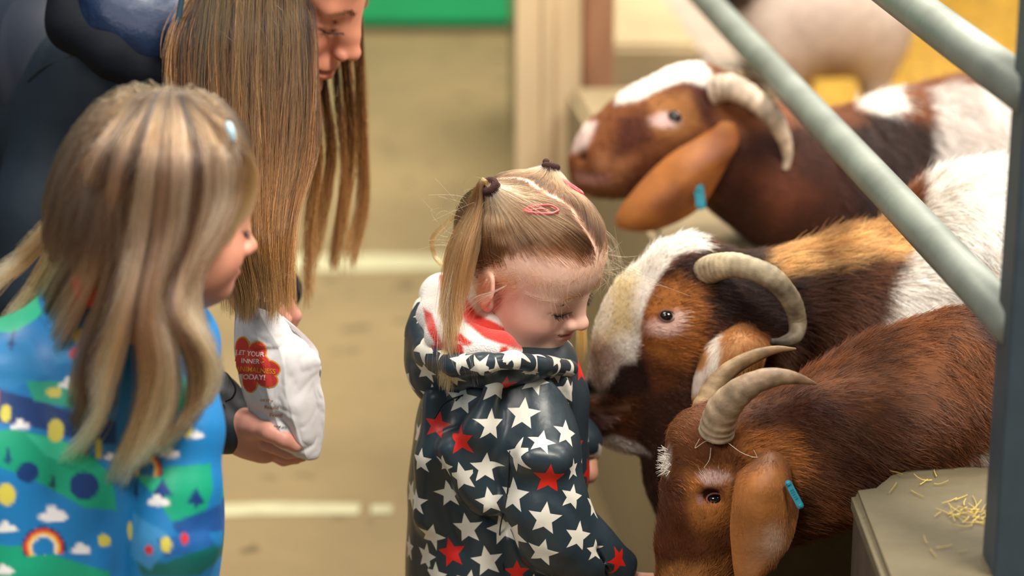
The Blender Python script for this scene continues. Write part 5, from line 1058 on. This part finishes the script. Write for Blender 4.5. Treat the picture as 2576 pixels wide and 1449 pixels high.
b = Body(); b.chain([(690, 600, YU+.1, 52), (670, 690, YU+.05, 52)], .02); V, Q = b.mesh(.003, 1); raw('cuff', V, Q, M['slee'], wo)
# hair: the near curtain, the locks beyond the face
def gw(y0, *p): return [(x, y, y0) for x, y in p]
G = [gw(2.74, (520, -230), (455, -60), (440, 80), (428, 240), (440, 400), (500, 600), (560, 700), (575, 810)), gw(2.72, (580, -260), (500, -60), (490, 80), (480, 250), (500, 420), (545, 600), (600, 720), (605, 800)), gw(2.71, (640, -270), (570, -80), (560, 80), (560, 250), (570, 420), (600, 600), (625, 720), (630, 800)),
     gw(2.70, (690, -270), (650, -80), (640, 80), (635, 250), (640, 420), (645, 600), (660, 720), (660, 790)), gw(2.70, (720, -270), (720, -80), (715, 80), (705, 250), (695, 420), (685, 600), (690, 700), (690, 790)), gw(2.71, (740, -260), (765, -80), (765, 60), (765, 220), (750, 400), (720, 560), (712, 680), (715, 780)),
     gw(2.73, (745, -250), (785, -60), (785, 60), (792, 200), (795, 380), (740, 520), (736, 640), (738, 770))]
EW, RW = np.array([-.016, 0, .040]), np.array([.103, .079, .089])
def scalp_pt(c):
    q = (np.array(c)-EW)/RW; p = HW.w(EW+q/np.linalg.norm(q)*RW); u = proj(p[None])[0]; return (u[0], u[1], p[1])
PA = [(-.115, 0, .05), (-.10, 0, .085), (-.075, 0, .108), (-.045, 0, .12), (-.01, 0, .125), (.03, 0, .118), (.058, 0, .104)]
SI = [(-.105, -.05, .0), (-.085, -.07, .02), (-.06, -.078, .03), (-.035, -.08, .03), (-.01, -.08, .035), (.02, -.076, .04), (.043, -.067, .05)]
G = [[scalp_pt(PA[i]), scalp_pt((np.array(PA[i])+np.array(SI[i]))/2+np.array([0, -.02, .02])), scalp_pt(SI[i])]+[(x, y, Y_+.02-.21*min(1, max(0, (y-60)/560))) for x, y, Y_ in g_[2:]] for i, g_ in enumerate(G)]
M['strand_w'] = mat('brown_hair_strand', attr=True, rough=.34, spec=.45)
n = 14000; P, s, ln = guided(G, n, 34, 41, 3.4, .80, 6, .05, 5, .62, 7, 2.6); rg = np.random.default_rng(16)
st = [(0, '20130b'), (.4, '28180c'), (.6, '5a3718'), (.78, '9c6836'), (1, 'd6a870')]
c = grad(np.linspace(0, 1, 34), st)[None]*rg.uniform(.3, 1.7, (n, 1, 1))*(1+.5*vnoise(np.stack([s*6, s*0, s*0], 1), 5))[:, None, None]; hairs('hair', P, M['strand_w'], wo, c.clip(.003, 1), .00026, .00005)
G = [gw(2.93, (860, -200), (905, 40), (912, 200), (918, 380), (917, 540), (890, 680)), gw(2.92, (850, -200), (892, 40), (900, 200), (905, 380), (905, 500), (870, 640))]
def locks(G, n, sd, r=.00024, nm='hair', tn=.85, st=st, far=True):
    if far: f0 = G[0][1][0] > 850; G = [[scalp_pt((.05, .0, .11)) if f0 else scalp_pt((-.02, .0, .12)), scalp_pt((.045, .06, .08)) if f0 else scalp_pt((-.01, .075, .06))]+g_[1:] for g_ in G]
    P, s, ln = guided(G, n, 26, sd, 2, tn, 5, .03, 6, .35); c = grad(np.linspace(0, 1, 26), st)[None]*rg.uniform(.5, 1.4, (n, 1, 1)); hairs(nm, P, M['strand_w'], wo, c.clip(.003, 1), r, .0001)
locks(G, 700, 42, tn=.5); locks([gw(2.90, (820, -200), (872, 60), (880, 200), (886, 330), (882, 430), (850, 600), (840, 690)), gw(2.90, (810, -200), (858, 60), (868, 200), (872, 330), (868, 430), (855, 560), (830, 660))], 700, 43, tn=.5)
locks([gw(2.86, (780, -150), (810, 100), (822, 240), (838, 340), (836, 430), (812, 560), (790, 680)), gw(2.86, (775, -150), (800, 120), (812, 260), (826, 350), (824, 430), (800, 560), (770, 690))], 480, 44)
locks([gw(2.80, (770, -100), (792, 150), (800, 300), (805, 420), (795, 560), (790, 740)), gw(2.80, (770, -100), (785, 150), (790, 300), (792, 420), (770, 560), (762, 790))], 480, 45)
locks([gw(2.86, (830, -100), (842, 180), (850, 300), (858, 430), (850, 560), (845, 700)), gw(2.88, (880, -100), (850, 180), (862, 300), (872, 430), (880, 560), (905, 690))], 130, 46, .0002, tn=.2)
P, s, ln = guided([gw(2.52, (520, -100), (480, 200), (500, 420), (560, 640), (600, 760)), gw(2.52, (760, -100), (780, 200), (760, 420), (700, 640), (760, 700))], 240, 26, 48, 20, .1, 12, .02, 16, .5); hairs('flyaway_hair', P, M['strand'], wo, np.tile(lin('9a7042'), (240, 1)), .00014, .00008)
n = 9000; th = np.arccos(rg.uniform(-.35, 1, n)); ph = rg.uniform(0, 2*math.pi, n); r = np.stack([np.sin(th)*np.cos(ph), np.sin(th)*np.sin(ph), np.cos(th)], 1)
r = r[~((r[:, 0] > .35) & (r[:, 2] < .62))]; n = len(r); ang = np.linspace(0, .75, 9)[None, :, None]; sg = np.where(r[:, 1:2] < 0, -1., 1.); tgt = nrm(np.concatenate([r[:, :1]*.5-.1, sg, -.3+0*sg], 1)); tg = nrm(tgt-r*(tgt*r).sum(1)[:, None])
P = (r[:, None]*np.cos(ang)+tg[:, None]*np.sin(ang))*RW*rg.uniform(.985, 1.02, (n, 1, 1))+EW; hairs('hair', HW.w(P), M['strand_w'], wo, np.tile(lin('34210f'), (n, 1))*rg.uniform(.5, 1.6, (n, 1)), .0003, .0003)
# ---------------- paper bag
bg = thing('paper_bag', 'crumpled white paper bag with red flower print, held above the sandy floor', 'bag', at(700, 1150, 2.58))
M['paper'] = mat('white_paper', 'e6e2e4', .7, spec=.3, bump=(26, .35, .004)); M['pr'] = mat('print_red', 'd23c36', .6); M['po'] = mat('print_orange', 'eb9a2c', .6); M['pw'] = mat('print_white', 'f3dcd6', .6); M['pb'] = mat('print_brown', 'a5645a', .6); M['pd'] = mat('print_dark', '4c4648', .6)
S = [((594, 772), (640, 762), (690, 784), .010), ((591, 800), (655, 792), (725, 818), .018), ((589, 850), (680, 842), (775, 868), .026), ((592, 900), (695, 893), (806, 908), .032), ((604, 960), (702, 955), (806, 965), .034), ((618, 1010), (715, 1005), (816, 1010), .034), ((640, 1060), (730, 1052), (817, 1062), .032), ((680, 1110), (748, 1100), (812, 1112), .026), ((722, 1138), (765, 1140), (803, 1146), .012), ((744, 1146), (772, 1152), (795, 1152), .004)]
nv, nu = 110, 90; L_ = cr([(*s_[0], s_[3]) for s_ in S], nv); R_2 = cr([(*s_[2], s_[3]) for s_ in S], nv); M_ = cr([(*s_[1], s_[3]) for s_ in S], nv)
def sheet(sgn):
    rows = []
    for j in range(nv):
        for i in range(nu):
            u = i/(nu-1); a_, m__, c_ = L_[j], M_[j], R_2[j]; w1, w2, w3 = (1-u)*(1-2*u), 4*u*(1-u), u*(2*u-1); x = a_[0]*w1+m__[0]*w2+c_[0]*w3; y = a_[1]*w1+m__[1]*w2+c_[1]*w3
            pr_ = min(1, 2.6*min(u, 1-u)); d_ = sgn*m__[2]*pr_**.7; rows.append(at(x, y, 2.58)+np.array([0, 1, 0])*d_)
    return np.array(rows)
def crumple(P, am=.0068):
    q = P*22; n1 = np.abs(vnoise(q, 51)); n2 = np.abs(vnoise(q*2.3+n1[:, None]*1.5, 52)); n3 = np.abs(vnoise(q*5, 53)); return am*(n1*1.6+n2*.45+n3*.12-.6)
fr, bk = sheet(-1), sheet(1); ez = np.ones(nv*nu); fr = fr+np.array([0, -1, 0])*crumple(fr)[:, None]; bk = bk+np.array([0, 1, 0])*crumple(bk)[:, None]
V = np.vstack([fr, bk]); F = []; N0 = nv*nu
for j in range(nv-1):
    for i in range(nu-1):
        a_ = j*nu+i; F.append((a_, a_+nu, a_+nu+1, a_+1))
        F.append((N0+a_, N0+a_+1, N0+a_+nu+1, N0+a_+nu))
    for i in (0, nu-1):
        a_ = j*nu+i; f_ = (a_, N0+a_, N0+a_+nu, a_+nu); F.append(f_ if i == 0 else f_[::-1])
for i in range(nu-1): a_ = (nv-1)*nu+i; F.append((a_, N0+a_, N0+a_+1, a_+1))
F = np.array(F); raw('bag_sheet', V, F, M['paper'], bg)
for y0, y1, x0, x1 in ((840, 880, 700, 790),): pass
o = loft('rear_panel', [((640, 775, 2.615), (700, 790, 2.62), (712, 800, 2.615)), ((660, 800, 2.615), (730, 820, 2.62), (762, 838, 2.61)), ((680, 840, 2.61), (750, 855, 2.615), (798, 880, 2.60)), ((690, 890, 2.60), (760, 900, 2.60), (802, 915, 2.59))], .0015, M['paper'], bg)[0]
tb = bvh(V, F)
def printed(name, uv, Fs, m, lift):
    hit = [decal(tb, [p_], None, lift) for p_ in uv]; ok = {i: k_ for k_, i in enumerate([i for i, h in enumerate(hit) if h])}; vs = [hit[i][0] for i in ok]; fs = [tuple(ok[i] for i in f) for f in Fs if all(i in ok for i in f)]; return raw(name, vs, fs, m, bg, smooth=False)
def disc(x, y, rx, ry, rot, n=20, rings=4):
    V = [(x, y)]; F = []; cr_, sr = math.cos(math.radians(rot)), math.sin(math.radians(rot))
    for l in range(1, rings+1):
        for i in range(n): a_ = 2*math.pi*i/n; p, q = rx*l/rings*math.cos(a_), ry*l/rings*math.sin(a_); V.append((x+p*cr_-q*sr, y+p*sr+q*cr_))
    for i in range(n): F.append((0, 1+i, 1+(i+1) % n))
    for l in range(rings-1):
        for i in range(n): j = (i+1) % n; F.append((1+l*n+i, 1+(l+1)*n+i, 1+(l+1)*n+j, 1+l*n+j))
    return V, F
PET = [(611, 876, 16, 27, 0), (648, 884, 21, 24, 0), (680, 926, 24, 17, 18), (672, 955, 26, 17, 10), (630, 958, 17, 27, -5), (606, 915, 14, 26, 0), (645, 925, 36, 36, 0)]
for g_, m_, lf in ((3.2, M['po'], .0007), (0, M['pr'], .0011)):
    vs, fs = [], []
    for k_, (x, y, rx, ry, ro) in enumerate(PET):
        v_, f_ = disc(x, y, rx+g_, ry+g_, ro); o_ = len(vs); vs += v_; fs += [tuple(o_+i for i in f) for f in f_]
    printed('flower_print', vs, fs, m_, lf)
def word(txt, x, y, size, m_, rot=4, lift=.0015, bold=.006, wd=1.):
    v_, f_ = text_mesh(txt, 1, bold=bold*2.2); c_, s_ = math.cos(math.radians(rot)), math.sin(math.radians(rot)); uv = [(x+size*(a_*wd*c_+b_*s_), y+size*(a_*wd*s_-b_*c_)) for a_, b_ in v_]; printed('lettering', uv, f_, m_, lift)['kind'] = 'stuff'
word('LET YOUR', 630, 889, 16.5, M['pw'], 6, wd=.92); word('INNER', 632, 908, 16, M['pw'], 4); word('ANIMALNESS', 644, 930, 18, M['po'], 6, wd=.95); word('TODAY!', 636, 948, 18, M['pw'], 3)
word('on the', 672, 1006, 12, M['pb'], 6); word('Round', 684, 1024, 13, M['pb'], 4); word('Event!', 696, 1043, 13, M['pb'], 3); word('food only', 706, 1073, 8, M['pd'], 6)
for _o in bpy.data.objects:
    if '_o' in _o.keys(): del _o['_o']
